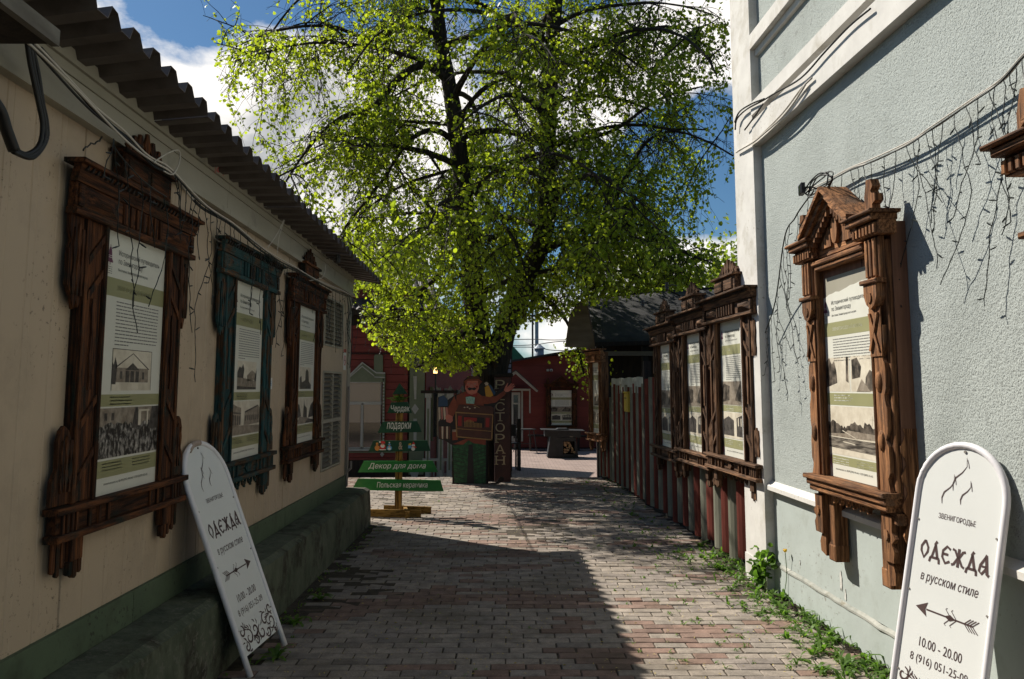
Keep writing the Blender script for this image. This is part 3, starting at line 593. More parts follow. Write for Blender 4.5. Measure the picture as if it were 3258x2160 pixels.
        layer('photo_print', 'photo_trees', p, [[(0, .42), (.35, .45), (.4, .52), (1, .48)]+[(a, b+.004) for a, b in hz[::-1]]], *B, .001)
        layer('photo_print', 'photo_water', p, [[(0, .14), (1, .1), (1, .345), (0, .36)]], *B, .0014)
        layer('photo_print', 'photo_light', p, [[(0, .355), (1, .335), (1, .35), (0, .372)], [(.3, .5), (.55, .37), (.57, .375), (.32, .51)], [(.3, .27), (.55, .24), (.53, .26), (.33, .285)], [(.845, .66), (.855, .66), (.855, .85), (.845, .85)], [(.82, .77), (.88, .77), (.88, .78), (.82, .78)]], *B, .0018)
    else:
        ph('photograph', 'photo_mid', 0, 1, f1, f2); ph('photograph', 'photo_light', *B)
        layer('photo_print', 'photo_trees', p, [[(0, .1), (.3, .2), (.32, .8), (.1, .9), (0, .7)], [(.5, .2), (.9, .1), (1, .6), (.7, .9)]], 0, 1, f1, f2, .0006)
        layer('photo_print', 'photo_dark', p, [[(.05, .1), (.45, .1), (.45, .7), (.25, .85), (.05, .7)], [(.55, .1), (.98, .1), (.98, .9), (.8, .95), (.55, .8)]], *B, .0006)
        layer('photo_print', 'photo_light', p, [[(.6+i*.1, .5), (.64+i*.1, .5), (.64+i*.1, .8), (.6+i*.1, .8)] for i in range(4)], *B, .001)
    p.location.x = shift; return p
# ------------------------------------------------------------------ carved window surrounds hung on the walls as poster frames
def wavy(x0, w_, z0, z1, amp, n, ph=0): 
    L = [(x0+amp*math.sin(ph+i*math.pi/2), z0+(z1-z0)*i/n) for i in range(n+1)]; R = [(x0+w_-amp*math.sin(ph+i*math.pi/2), z0+(z1-z0)*i/n) for i in range(n, -1, -1)]
    return L+R
def flat_frame(label, loc, rz, wd='wood_brown', crest=True, apron=False, pk=('club', 'ЗВЕНИГОРОДСКИЙ МАНЕЖ'), seed=1, group=None, depth=0., wings=True, low=0.):
    V, Hh = wd+'_v', wd+'_h'; r_ = random.Random(seed); t = thing('carved_poster_frame', label, 'poster frame', loc, rz, group)
    D = depth
    def bx(nm, mt, x0, x1, y0, y1, z0, z1, c=.006): return MB().box(x0, x1, y0-D, y1-D, z0, z1, c=c).obj(nm, mt, t)
    bx('backing_board', V, -.57, .57, -.055, 0 if not D else D, .99, 2.5, 0)
    poster(t, -.060-D, 1.095, pk[0], pk[1], seed, shift=.03 if not depth else 0)
    for s in (-1, 1):
        a, b = sorted((s*.37, s*.575)); bx('casing_board', V, a, b, -.088, -.056, 1.10, 2.345)
        a, b = sorted((s*.37, s*.40)); bx('inner_moulding', V, a, b, -.118, -.0885, 1.10, 2.345)
        a, b = sorted((s*.545, s*.575)); bx('outer_moulding', V, a, b, -.108, -.0885, 1.10, 2.345)
        for zc in (2.22, 2.06, 1.50, 1.27):         # slanting applied carving
            q = s*.402; e = s*.542; dz = .06
            MB().prism([(q, zc+dz), (q, zc+dz-.035), (e, zc-dz-.035), (e, zc-dz)], -.106-D, -.0885-D).obj('slant_carving', V, t)
        MB().prism(wavy(s*.47-.018, .036, 1.58, 1.98, .007, 8), -.104-D, -.0885-D).obj('carved_strip', V, t)
        if wings:
            xo = s*.70
            for (z0, z1, shp) in ((1.93, 2.33, 0), (1.105, 1.43, 1)):
                if shp == 0: out = [(s*.58, z0+.03), (s*.60, z0), (s*.62, z0+.03), (s*.64, z0-.01), (s*.665, z0+.05), (s*.70, z0+.09), (xo, z1-.16), (s*.685, z1-.12), (xo, z1-.08), (xo, z1), (s*.58, z1)]
                else: out = [(s*.58, z0), (s*.735, z0), (s*.73, z0+.10), (s*.69, z0+.15), (s*.70, z0+.26), (s*.68, z1-.02), (s*.65, z1), (s*.61, z1-.02), (s*.58, z1-.07)]
                MB().prism(out, -.082-D, -.052-D).obj('carved_wing', V, t)
                for i in range(3):
                    x = s*(.595+.034*i); MB().prism(wavy(x-.011, .022, z0+.05, z1-.04-.02*abs(i-1), .006, 8, i), -.098-D, -.0825-D).obj('carved_rib', V, t)
    # head
    bx('frieze_board', Hh, -.70, .70, -.112, -.05, 2.352, 2.462)
    bx('head_rail', Hh, -.715, .715, -.142, -.05, 2.322, 2.350)
    for s in (-1, 1):
        a, b = sorted((s*.30, s*.63)); MB().pyramid(a, b, 2.365, 2.452, -.148-D, -.1125-D).obj('faceted_block', Hh, t)
        a, b = sorted((s*.645, s*.69)); bx('end_block', Hh, a, b, -.135, -.1125, 2.36, 2.455)
    for i in range(7): bx('dentil', V, -.245+i*.072, -.215+i*.072, -.136, -.1125, 2.358, 2.456)
    MB().slab((-.715, -.125-D, 2.463), (.715, -.125-D, 2.463), (.725, -.165-D, 2.535), (-.725, -.165-D, 2.535), (0, .06, 0)).obj('cove_moulding', Hh, t)
    nb = MB()
    for i in range(30): x = -.69+i*.0465; nb.prism([(x, 2.512), (x+.012, 2.512), (x+.03, 2.535), (x+.018, 2.535)], -.176-D, -.150-D)
    nb.obj('notched_edge', 'dark_wood', t)
    bx('cornice_board', Hh, -.745, .745, -.205, -.04, 2.5365, 2.556, .004)
    if crest:
        bx('crest_box', Hh, -.27, .31, -.135, -.03, 2.557, 2.70); bx('crest_panel', Hh, -.24, -.02, -.150, -.1355, 2.585, 2.675); bx('crest_panel', Hh, .03, .26, -.150, -.1355, 2.585, 2.675)
        bx('crest_cornice', Hh, -.30, .345, -.165, -.02, 2.701, 2.722, .004)
        for i, (x, h) in enumerate(((-.20, .055), (-.13, .10), (-.06, .125), (.02, .15), (.10, .125), (.17, .10), (.245, .06))):
            MB().prism([(x-.035, 2.723), (x+.035, 2.723), (x+.02, 2.723+h*.35), (x+.04, 2.723+h*.55), (x+.02, 2.723+h*.8), (x+.012, 2.723+h), (x-.012, 2.723+h), (x-.02, 2.723+h*.8), (x-.04, 2.723+h*.55), (x-.02, 2.723+h*.35)], -.10-D-(i % 2)*.004, -.075-D-(i % 2)*.004).obj('crest_carving', V, t)
    # foot
    bx('sill_panel', Hh, -.70, .70, -.105, -.03, .99, 1.068); bx('sill_rail', Hh, -.735, .735, -.152, -.03, 1.070, 1.098); bx('sill_rail', Hh, -.72, .72, -.145, -.03, .958, .988)
    for x in (-.66, -.62, -.58, -.54, -.42, -.33, -.24, .24, .33, .42, .54, .58, .62, .66): bx('sill_fillet', V, x-.011, x+.011, -.128, -.1055, .990, 1.067, .003)
    if apron: MB().prism([(-.05, 1.03), (0, 1.062), (.05, 1.03), (0, .996)], -.125-D, -.1055-D).obj('sill_diamond', V, t)
    for s in (-1, 1):
        a, b = sorted((s*.45, s*.55)); bx('leg_block', V, a, b, -.105, -.03, .86, .957); 
        for i, (x, zb) in enumerate(((.46, .80), (.50, .785), (.54, .80), (.59, .84), (.63, .81), (.67, .83))):
            zt = .858 if i < 3 else .957
            MB().prism([(s*(x-.015), zb+.008), (s*x, zb), (s*(x+.015), zb+.008), (s*(x+.015), zt), (s*(x-.015), zt)], -.092-D+(.02 if i > 2 else 0), -.05-D).obj('leg_flute', V, t)
        if low: bx('leg_block', V, *sorted((s*.46, s*.53)), -.09, -.04, .78-low, .80)
    if apron:
        for i in range(5):
            x = -.30+i*.15
            m = MB(); 
            for (r1, a0, a1, cx, cz) in ((.05, 180, 360, x, .955), (.022, 0, 300, x+.02, .915)):
                o_ = arc(cx, cz, r1, a0, a1, 9); i_ = arc(cx, cz, r1-.016, a1, a0, 9); m.prism(o_+i_, -.085-D, -.06-D)
            m.obj('apron_scroll', V, t)
    return t
G1 = 'carved window surrounds with exhibition posters on the left wall'
f1 = flat_frame('nearest carved brown frame with the square pediment building poster on the left wall', (XL, 4.21, 0), math.pi/2, pk=('club', 'ЗВЕНИГОРОДСКИЙ МАНЕЖ'), seed=1, group=G1)
f2 = flat_frame('teal painted carved frame without a crest, middle one on the left wall', (XL, 6.07, 0), math.pi/2, 'wood_teal', crest=False, apron=True, pk=('square', 'ТОРГОВАЯ ПЛОЩАДЬ'), seed=2, group=G1)
f3 = flat_frame('brown carved frame beside the louvred opening, farthest on the left wall', (XL, 7.83, 0), math.pi/2, pk=('church', 'УСПЕНСКИЙ СОБОР'), seed=3, group=G1)
G2 = 'carved surrounds with posters on the striped fence'
fl, frz = FA[1], FA[2]; u = Vector((math.cos(frz), math.sin(frz), 0)); nrm = Vector((u.y, -u.x, 0)); fb = Vector((1.905, 11.72, 0))
def onf(Y): s = (11.72-Y)/-u.y; p = fb+u*s; return (p.x, p.y, 0)
f4 = flat_frame('tall carved frame with scroll apron overlapping the white corner pilaster', onf(7.65), frz, 'wood_grey', apron=True, pk=('hill2', 'ЦЕРКОВЬ'), seed=4, group=G2, depth=.04)
f5 = flat_frame('middle carved frame of the three on the striped fence', onf(8.95), frz, 'wood_grey', pk=('hill2', 'УЛИЦА МОСКОВСКАЯ'), seed=5, group=G2, depth=.02)
f6 = flat_frame('farthest carved frame on the near stretch of striped fence', onf(10.18), frz, 'wood_grey', pk=('hill2', 'ГОРОДОК'), seed=6, group=G2, depth=.02)
for f_, z in ((f4, -.13), (f5, -.17), (f6, -.2)): f_.location.z = z
f5.scale = (.9, 1, 1); f6.scale = (.88, 1, .99)
f7 = flat_frame('narrow carved frame seen edge-on at the far end of the striped fence', (1.66, 15.02, -.3), FC[2], 'wood_sun', crest=False, pk=('square', 'СТАРЫЙ ГОРОД'), seed=8, depth=.03, wings=False)
f7.scale = (.55, 1, 1)
for _f in (f1, f2, f3): _f.scale = (.955, .56, 1)
def gable_frame(label, loc, rz, wd='wood_sun', pk=('hill', 'ЗВЕНИГОРОДСКИЙ КРЕМЛЬ'), seed=11, torn=True, detail=True, box=True, num='2'):
    V, Hh = wd+'_v', wd+'_h'; t = thing('carved_poster_frame', label, 'poster frame', loc, rz); D = .07
    def bx(nm, mt, x0, x1, y0, y1, z0, z1, c=.007): return MB().box(x0, x1, y0-D, y1-D, z0, z1, c=c).obj(nm, mt, t)
    if box: MB().box(-.60, .61, -.112, -.001, .93, 2.50).obj('backing_box', 'plank_side', t)
    p = poster(t, -.115, 1.03, pk[0], pk[1], seed, torn=torn, num=num, shift=-.02 if box else 0); p.scale.x = 1.09
    for s in (-1, 1):
        a, b = sorted((s*.396, s*.416)); bx('inner_moulding', V, a, b, -.115, -.045, 1.03, 2.42)
        a, b = sorted((s*.417, s*.60)); bx('casing_board', V, a, b, -.085, -.045, 1.03, 2.40)
        # applied board with knobs and a scalloped edge
        z0, z1 = 1.03, 1.93; pts = [(s*.45, z0)]; n = 26
        for i in range(n+1):
            zz = z0+(z1-z0)*i/n; pts.append((s*(.575-.03*max(0, math.sin(i*.97))**3), zz))
        pts += [(s*.45, z1)]; MB().prism(pts, -.118-D, -.086-D).obj('applied_board', V, t)
        for zc in (1.30, 1.62):
            m = MB(); n = 10
            for j in range(5):
                q = j/4*math.pi/2; 
                for i in range(n): an = 2*math.pi*i/n; m.v.append((s*.50+.035*math.cos(q)*math.cos(an), -.118-D-.028*math.sin(q), zc+.06*math.cos(q)*math.sin(an)))
            m.f = [(j*n+i, j*n+(i+1) % n, (j+1)*n+(i+1) % n, (j+1)*n+i) for j in range(4) for i in range(n)]; m.mi = [0]*len(m.f); m.obj('turned_knob', V, t, smooth=True)
        # capital: fluted block, shelf, scroll and crossed bracket
        a, b = sorted((s*.425, s*.59)); bx('capital_block', V, a, b, -.13, -.086, 2.19, 2.42)
        for i in range(3): x = s*(.44+.05*i); bx('flute', V, min(x, x+s*.03), max(x, x+s*.03), -.152, -.1305, 2.20, 2.41, .004)
        a, b = sorted((s*.385, s*.60)); bx('capital_shelf', Hh, a, b, -.175, -.086, 2.162, 2.188)
        MB().prism([(s*.41, 2.16), (s*.575, 2.16), (s*.575, 2.09), (s*.54, 2.04), (s*.49, 2.02), (s*.44, 2.05), (s*.41, 2.10)], -.155-D, -.086-D).obj('scroll_bracket', V, t)
        MB().prism([(s*.42, 2.03), (s*.565, 2.03), (s*.565, 1.76), (s*.42, 1.76)], -.128-D, -.119-D if True else 0).obj('cross_board', V, t)
        for d_ in (-1, 1):
            MB().prism([(s*.49-.05*d_-.012, 1.79), (s*.49-.05*d_+.012, 1.79), (s*.49+.05*d_+.012, 2.00), (s*.49+.05*d_-.012, 2.00)], -.142-D-(d_ > 0)*.003, -.1285-D).obj('cross_slat', 'dark_wood' if False else V, t)
        MB().tube([(s*.49, -.165-D, 2.085), (s*.49, -.152-D, 2.085)], .03, 10).obj('rosette', V, t)
        # head return with its cornice and finial
        a, b = sorted((s*.33, s*.66)); bx('return_block', Hh, a, b, -.17, -.03, 2.425, 2.50)
        a, b = sorted((s*.31, s*.66)); bx('return_cornice', Hh, a, b, -.225, -.02, 2.502, 2.535); a, b = sorted((s*.29, s*.69)); bx('return_cornice', Hh, a, b, -.25, -.01, 2.537, 2.556)
        for i in range(7): x = .35+.045*i; bx('dentil', V, *sorted((s*x, s*(x+.024))), -.192, -.1705, 2.43, 2.485, .003)
        xo = s*.53
        MB().prism([(xo-.05, 2.557), (xo+.05, 2.557), (xo+.045, 2.60), (xo+.085, 2.615), (xo+.085, 2.655), (xo+.04, 2.665), (xo+.03, 2.68), (xo+.06, 2.70), (xo+.035, 2.745), (xo-.02, 2.75), (xo-.035, 2.70), (xo-.05, 2.66)], -.155-D, -.09-D).obj('finial', V, t)
        # raking gable boards
        for (o0, o1, ya, yb) in ((0, .028, -.26, -.02), (-.045, -.002, -.225, -.02), (-.085, -.047, -.19, -.03)):
            m = MB().slab((0, ya-D, 2.80+o0), (s*.40, ya-D, 2.55+o0), (s*.40, yb-D, 2.55+o0), (0, yb-D, 2.80+o0), (0, 0, o1-o0)).obj('raking_cornice', Hh, t)
        for i in range(8):
            x = s*(.045+.042*i); z = 2.80-.25*(abs(x)/.40)-.088; MB().prism([(x-.013, z+.006), (x+.013, z+.006), (x+.013, z-.035), (x-.013, z-.035)], -.185-D, -.14-D).obj('dentil', V, t)
    m = MB().prism([(-.39, 2.425), (.39, 2.425), (.39, 2.46), (0, 2.70), (-.39, 2.46)], -.10-D, -.03-D).obj('tympanum', Hh, t)
    o_ = [(math.cos(a)*.05-.02, 2.56+math.sin(a)*.085) for a in [i*math.pi/6 for i in range(12)]]; MB().prism(o_, -.135-D, -.1005-D).obj('oval_boss', V, t)
    for s in (-1, 1): MB().prism([(s*.09, 2.47), (s*.26, 2.47), (s*.25, 2.50), (s*.17, 2.56), (s*.13, 2.60), (s*.10, 2.56)], -.125-D, -.1005-D).obj('tympanum_carving', V, t)
    bx('head_rail', Hh, -.40, .40, -.15, -.045, 2.375, 2.405); bx('head_rail', Hh, -.38, .38, -.13, -.045, 2.345, 2.373)
    # sill in three steps, drops below
    for i, (zz, hh, dd, ww) in enumerate(((1.0, .028, .20, .60), (.962, .036, .175, .585), (.925, .035, .155, .57))): bx('sill_moulding', Hh, -ww, ww, -dd, .0, zz, zz+hh)
    bx('sill_end', Hh, .50, .60, -.10, .055, .86, .923)
    for i in range(6):
        x = -.27+i*.10; MB().prism([(x-.04, .924), (x+.04, .924), (x+.04, .90), (x+.02, .895), (x+.015, .875), (x, .87), (x-.015, .888), (x-.04, .895)], -.10-D, -.07-D).obj('apron_tooth', V, t)
    for s in (-1, 1):
        a, b = sorted((s*.335, s*.435)); bx('leg_board', V, a, b, -.065, .05, .52, .923); bx('leg_foot', V, a-.004, b+.004, -.072, .05, .50, .60)
        a, b = sorted((s*.437, s*.56)); bx('leg_board', V, a, b, -.085, .03, .66, .923)
        MB().prism([(s*.437, .66), (s*.56, .66), (s*.575, .72), (s*.545, .755), (s*.59, .79), (s*.555, .82), (s*.56, .90), (s*.437, .90)], -.115-D, -.0855-D).obj('leg_carving', V, t)
        MB().prism([(s*.445, .52), (s*.53, .54), (s*.54, .60), (s*.50, .66), (s*.437, .66)], -.09-D, -.03-D).obj('leg_carving', V, t)
        MB().tube([(s*.50, -.13-D, .80), (s*.50, -.115-D, .80)], .028, 9).obj('rosette', V, t)
    if box:                                          # scrolled side board seen from the lane
        m = MB(); pts = []
        for i in range(25): zz = .62+.75*i/24; pts.append((zz, .02+.022*math.sin(i*1.3)))
        m.v = [(.602, -.02-e-.07, zz) for zz, e in pts]+[(.602, -.001, zz) for zz, e in pts]+[(.616, -.02-e-.07, zz) for zz, e in pts]+[(.616, -.001, zz) for zz, e in pts]; n = 25
        m.f = [(i, i+1, n+i+1, n+i) for i in range(n-1)]+[(2*n+i, 3*n+i, 3*n+i+1, 2*n+i+1) for i in range(n-1)]+[(i, 2*n+i, 2*n+i+1, i+1) for i in range(n-1)]
        m.mi = [0]*len(m.f); m.obj('side_scroll', V, t)
    return t
def onr(Y, off=0.): p = RM @ Vector((-Y, -off, 0)); return (p.x, p.y, 0)
g1 = gable_frame('sunlit carved frame with a broken gable and torn poster on the grey green wall', onr(5.16), RZ)
g1.scale = (.94, .74, 1)
g2 = gable_frame('carved frame cut by the right edge of the picture, nearest on the grey green wall', onr(2.66), RZ, seed=12, pk=('club', 'ЗВЕНИГОРОДСКИЙ МАНЕЖ'), torn=False, num=None)
# ------------------------------------------------------------------ arched sign boards leaning on both walls
def arch_sign(label, loc, ang, mirror):
    R_ = Matrix.Rotation(ang[0], 3, 'Z') @ Matrix.Rotation(ang[1], 3, 'X') @ Matrix.Rotation(ang[2], 3, 'Y')
    t = thing('arched_sign_board', label, 'sign', loc, rot=R_.to_euler()); W, L = .47, 1.33; r = W/2
    path = [(-r, 0, z) for z in np.linspace(0, L-r, 8)]+[(r*math.cos(a), 0, L-r+r*math.sin(a)) for a in np.linspace(math.pi, 0, 20)[1:-1]]+[(r, 0, z) for z in np.linspace(L-r, 0, 8)]
    MB().tube(path, .0165, 12).obj('tube_frame', 'sign_tube', t, smooth=True)
    rr = r-.012; out = [(-rr, .106), (rr, .106), (rr, L-r)]+[(rr*math.cos(a), L-r+rr*math.sin(a)) for a in np.linspace(0, math.pi, 25)[1:]]
    pn = MB().prism(out, -.003, .003).obj('panel', 'sign_white', t); y = -.0042
    m = MB()
    for s in (-1, 1):
        for z in (.95, .62, .25): m.tube([(s*(rr-.012), -.001, z), (s*(rr-.012), -.007, z)], .005, 6)
    m.tube([(0, -.001, L-.03), (0, -.008, L-.03)], .007, 6); m.obj('bolts', 'cable_grey', t)
    def pr(nm, fn, mt='sign_brown'): m = MB(); fn(m); return m.obj(nm, mt, pn, loc=(0, y, 0))
    def flame(m):
        for dx, dz, sc_ in ((0, 0, 1), (-.055, -.085, .9), (.038, -.10, .72)):
            pts = [(.012, 1.275), (.018, 1.235), (-.002, 1.205), (-.035, 1.175), (-.045, 1.145), (-.04, 1.115)]
            stroke(m, [(dx+x*sc_, dz*1+1.275+(z-1.275)*sc_) for x, z in pts], .007, 0, [.2, .35, .7, 1, .9, .3])
            stroke(m, [(dx+.016*sc_, 1.268+dz), (dx+.026*sc_, 1.246+dz), (dx+.031*sc_, 1.228+dz)], .003)
    pr('flame_emblem', flame)
    # hand drawn old style capitals
    def glyph(m, ch, x, w_, z0, h, sw):
        def S(pts, k2=1.): stroke(m, [(x+a*w_, z0+b*h) for a, b in pts], sw*k2)
        if ch == 'О': S([(.5, 1.02), (.08, .62), (.1, .35), (.5, -.04), (.9, .35), (.92, .62), (.5, 1.02)])
        elif ch == 'Д': S([(.5, .92), (.22, .1)]); S([(.62, 1.12), (.45, .95), (.8, .1)], 1.2); S([(.08, .1), (.98, .1)]); S([(.1, .1), (.02, -.2)]); S([(.94, .1), (1.0, -.2)])
        elif ch == 'Е': S([(.95, .85), (.55, 1.0), (.12, .7), (.1, .32), (.5, -.02), (.98, .15)]); S([(.12, .52), (.75, .52)])
        elif ch == 'Ж': S([(.5, 1.05), (.5, -.05)], 1.2); S([(.0, .95), (.2, .9), (.45, .5), (.18, .08), (.0, .02)]); S([(1., .95), (.8, .9), (.55, .5), (.82, .08), (1., .02)])
        elif ch == 'А': S([(.62, 1.15), (.5, .95), (.12, .5), (.05, .15), (.3, .0), (.66, .35)]); S([(.58, 1.05), (.8, .05), (1., -.02)], 1.3); S([(.25, .45), (.68, .45)], .8)
    def odezhda(m):
        x = -.175
        for ch, w_ in zip('ОДЕЖДА', (.045, .055, .048, .068, .055, .055)): glyph(m, ch, x, w_, .785, .075, .0115); x += w_+.009
    pr('lettering_odezhda', odezhda)
    pr('lettering_name', lambda m: put_text(m, 'ЗВЕНИГОРОДЬЕ', -.10, .10, .972, 1.002, 0))
    pr('lettering_style', lambda m: put_text(m, 'в русском стиле', -.155, .155, .668, .712, 0, shear=.18))
    pr('hours', lambda m: put_text(m, '10.00 - 20.00', -.115, .115, .386, .428, 0))
    pr('phone', lambda m: put_text(m, '8 (916) 051-25-09', -.155, .155, .303, .350, 0))
    d = -1 if mirror else 1                          # the arrow points along the lane
    def arrow(m):
        z = .555; stroke(m, [(-.15*d, z), (.10*d, z)], .007); m.add([(x, 0, zz) for x, zz in ([(.16*d, z), (.095*d, z+.032), (.105*d, z), (.095*d, z-.032)])], [(0, 1, 2, 3) if d < 0 else (3, 2, 1, 0)])
        m.add([(-.03*d+.03*math.cos(a), 0, z+.014*math.sin(a)) for a in (0, math.pi/2, math.pi, 3*math.pi/2)], [(0, 1, 2, 3)])
        for s in (-1, 1):
            for q in (-.045, -.015): stroke(m, [(q*d-.02*d, z), (q*d, z+s*.02), (q*d+.012*d, z+s*.032), (q*d+.004*d, z+s*.038)], .0035)
            for i in range(4): stroke(m, [(-(.105+i*.014)*d, z), (-(.12+i*.014)*d, z+s*.014), (-(.135+i*.014)*d, z+s*.027)], .004)
    pr('arrow', arrow)
    def orn(m):
        r_ = random.Random(4)
        def spiral(cx, cz, R0, a0, tr, sgn):
            n = 16; pts = [(cx+R0*(1-i/n)**.8*math.cos(a0+sgn*tr*i/n), cz+R0*(1-i/n)**.8*math.sin(a0+sgn*tr*i/n)) for i in range(n)]
            pts = [(max(-.215, min(.215, a)), max(.112, b)) for a, b in pts]; stroke(m, pts, .010, 0, [.3+.9*math.sin(math.pi*min(1, i/n+.12)) for i in range(n)])
        for cx, cz, R0 in ((-.18, .235, .034), (-.12, .185, .045), (-.17, .145, .03), (-.04, .20, .04), (-.05, .14, .034), (.03, .165, .045), (.10, .215, .04), (.10, .14, .034), (.165, .18, .044), (.185, .255, .03), (.19, .125, .02)):
            spiral(cx, cz, R0, r_.uniform(0, 6), 7.5, r_.choice((-1, 1)))
            for i in range(5):
                a = r_.uniform(0, 6.28); q = R0*1.05; p0 = (cx+q*math.cos(a), cz+q*math.sin(a)); p1 = (cx+q*1.7*math.cos(a+.5), cz+q*1.5*math.sin(a+.5))
                if abs(p1[0]) < .218 and .112 < p1[1] < .29 and abs(p0[0]) < .218 and p0[1] > .112: stroke(m, [p0, ((p0[0]+p1[0])/2+.006, (p0[1]+p1[1])/2), p1], .009, 0, [.3, 1, .2])
    pr('scroll_ornament', orn)
    return t
s1 = arch_sign('white arched sign board in shade leaning on the cream panel wall', (-1.389, 5.154, .012), (1.396, -.351, -.079), False)
MB().tube([(-.10, 0, 1.298), (-.05, 0, 1.324), (.0, 0, 1.33), (.04, 0, 1.328)], .0185, 10).obj('tape_wrap', 'tape', s1, smooth=True)
s2 = arch_sign('white arched sign board in sun leaning on the grey green wall', (1.876, 3.975, .015), (-1.194, -.178, .069), True)
# ------------------------------------------------------------------ cables and light strings
def crv(pts, n=6):                                   # catmull-rom through points
    P_ = [Vector(p) for p in pts]; out = []
    for i in range(len(P_)-1):
        a, b, c, d = P_[max(i-1, 0)], P_[i], P_[i+1], P_[min(i+2, len(P_)-1)]
        for j in range(n): t_ = j/n; out.append(.5*((2*b)+(c-a)*t_+(2*a-5*b+4*c-d)*t_*t_+(3*b-a-3*c+d)*t_**3))
    out.append(P_[-1]); return out
def strand(m, p, L, r_, tw=.05, r=.0022, step=.035):
    pts = [Vector(p)]; x = Vector(p); n = max(3, int(L/step)); dy = 0
    for i in range(n):
        dy += r_.uniform(-.35, .35)*tw; dy *= .85; x = x+Vector((r_.uniform(-.1, .1)*tw, dy, -L/n)); pts.append(x.copy())
    m.tube(pts, r, 4, False); m.tube([q+Vector((0, .003*(-1)**i, 0)) for i, q in enumerate(pts)], r*.8, 3, False)
    for i in range(2, len(pts), 3):
        if r_.random() < .8: q = pts[i]; d = Vector((r_.uniform(-.3, .3), r_.choice((-1, 1))*r_.uniform(.6, 1), r_.uniform(-.6, .5))).normalized(); m.tube([q, q+d*.022, q+d*.045], [.0022, .0045, .003], 4)
    return pts
def lights(name, label, path, spots_, lens, seed, group=None, r=.005):
    t = thing(name, label, 'string lights', path[0], group=group); o0 = Vector(path[0]); r_ = random.Random(seed)
    MB().tube([p-o0 for p in path], r, 5).obj('wire', 'wire_dark', t)
    n = len(path)
    for s, L in zip(spots_, lens):
        i = s*(n-1); a = int(i); p = path[a].lerp(path[min(a+1, n-1)], i-a)-o0; m = MB(); strand(m, p, L, r_); m.obj('light_strand', 'wire_dark', t)
    return t
D2 = lambda x, y: (x*k, y*k)
def lw(pts, X=-1.76): return [atx(*D2(x, y), X) for x, y in pts]
main = lw([(50, 85), (200, 235), (290, 318), (350, 372), (400, 402), (452, 462), (520, 510), (600, 572), (690, 628), (760, 662), (808, 683)])
pc = crv(main)
def cab(name, label, paths, mat, r=.006, n=6, cat='cable', smooth=True):
    o = Vector(paths[0][0]); m = MB()
    for p in paths: m.tube([Vector(q)-o for q in p], r, n)
    ob = m.obj(name, mat, None, smooth=smooth, loc=o); tag(ob, label, cat); return ob
cab('wall_cable', 'pale twin cable running under the eave of the cream pavilion', [[p+Vector((0.008, 0, .012+.006*math.sin(i*.7))) for i, p in enumerate(pc)], [p+Vector((.012, 0, -.012+.01*math.sin(i*.4))) for i, p in enumerate(pc[:30])]], 'cable_white', .0055)
cab('power_cable', 'dark cable twisted with the pale one under the pavilion eave', [[p+Vector((0, 0, .012*math.sin(i*.55))) for i, p in enumerate(pc)], [p+Vector((.004, 0, .01*math.cos(i*.5)-.012)) for i, p in enumerate(pc)], crv(lw([(95, 110), (180, 205), (260, 290), (330, 340)], -1.8))], 'cable_black', .0055)
loopA = crv(lw([(68, 98), (78, 160), (92, 230), (104, 290), (100, 330), (70, 360), (30, 345)])); loopB = crv(lw([(62, 98), (70, 150), (88, 235), (98, 290), (90, 335), (60, 356), (30, 340)])); loopC = crv(lw([(72, 98), (88, 170), (98, 235), (108, 285), (106, 325), (75, 364), (30, 350)]))
cab('hanging_cables', 'bundle of black cables looping down by the near end of the pavilion', [loopA, loopB, loopC], 'cable_black', .009, 8)
cab('cable_conduit', 'black corrugated conduit holding the looped cables at the left edge', [crv(lw([(-60, 190), (-30, 215), (0, 255), (15, 300), (32, 346)], -1.755), 5)], 'cable_black', .021, 10)
cab('white_wire', 'thin white wire curling off the eave above the first carved frame', [crv(lw([(355, 375), (385, 355), (412, 347), (415, 372), (400, 402), (378, 395)], -1.74))], 'cable_white', .004)
cab('white_wire', 'thin white wire hanging from the eave above the teal frame', [crv(lw([(655, 508), (640, 540), (618, 572)], -1.72)), crv(lw([(657, 508), (645, 545), (640, 585)], -1.74))], 'cable_white', .003)
cab('white_wire', 'thin white wire looping by the farthest left frame', [crv(lw([(752, 612), (745, 640), (715, 648)], -1.74))], 'cable_white', .003)
r_ = random.Random(21)
GL = 'icicle light strings under the left eave'
s0 = crv([p+Vector((.02, 0, -.01)) for p in lw([(395, 400), (452, 462), (520, 510)])]); lights('icicle_lights', 'dark icicle light strings hanging between the first and teal frames', s0, [.02, .07, .17, .28, .36, .44, .52, .6, .68, .76, .84, .92], [.28, .22, .30, .25, .12, .75, .3, .55, 1.0, .42, .16, .14], 5, GL, .004)
s0 = crv([p+Vector((.03, 0, -.015)) for p in lw([(520, 510), (600, 572), (640, 600), (690, 628)])]); lights('icicle_lights', 'icicle light strings draped over the teal frame head', s0, [i/17 for i in range(18)], [.12, .14, .12, .5, .45, .18, .6, .42, .3, .72, .16, .5, .66, .2, .55, .18, .35, .2], 6, GL, .004)
s0 = crv([p+Vector((.02, 0, -.015)) for p in lw([(690, 628), (760, 662), (808, 683)])]); lights('icicle_lights', 'tangled icicle light strings over the louvred opening', s0, [i/15 for i in range(16)], [.2, .15, .2, .3, .2, .35, .55, .5, .42, .6, .55, .7, .45, .6, .8, .5], 7, GL, .004)
sf = crv(lw([(236, 316), (225, 328), (207, 334), (192, 346)], -1.80)); cab('light_string_end', 'short dark light string resting on the first frame cornice', [[p+Vector((0, .002*(-1)**i, .004*math.sin(i*1.3))) for i, p in enumerate(sf)]], 'wire_dark', .0035)
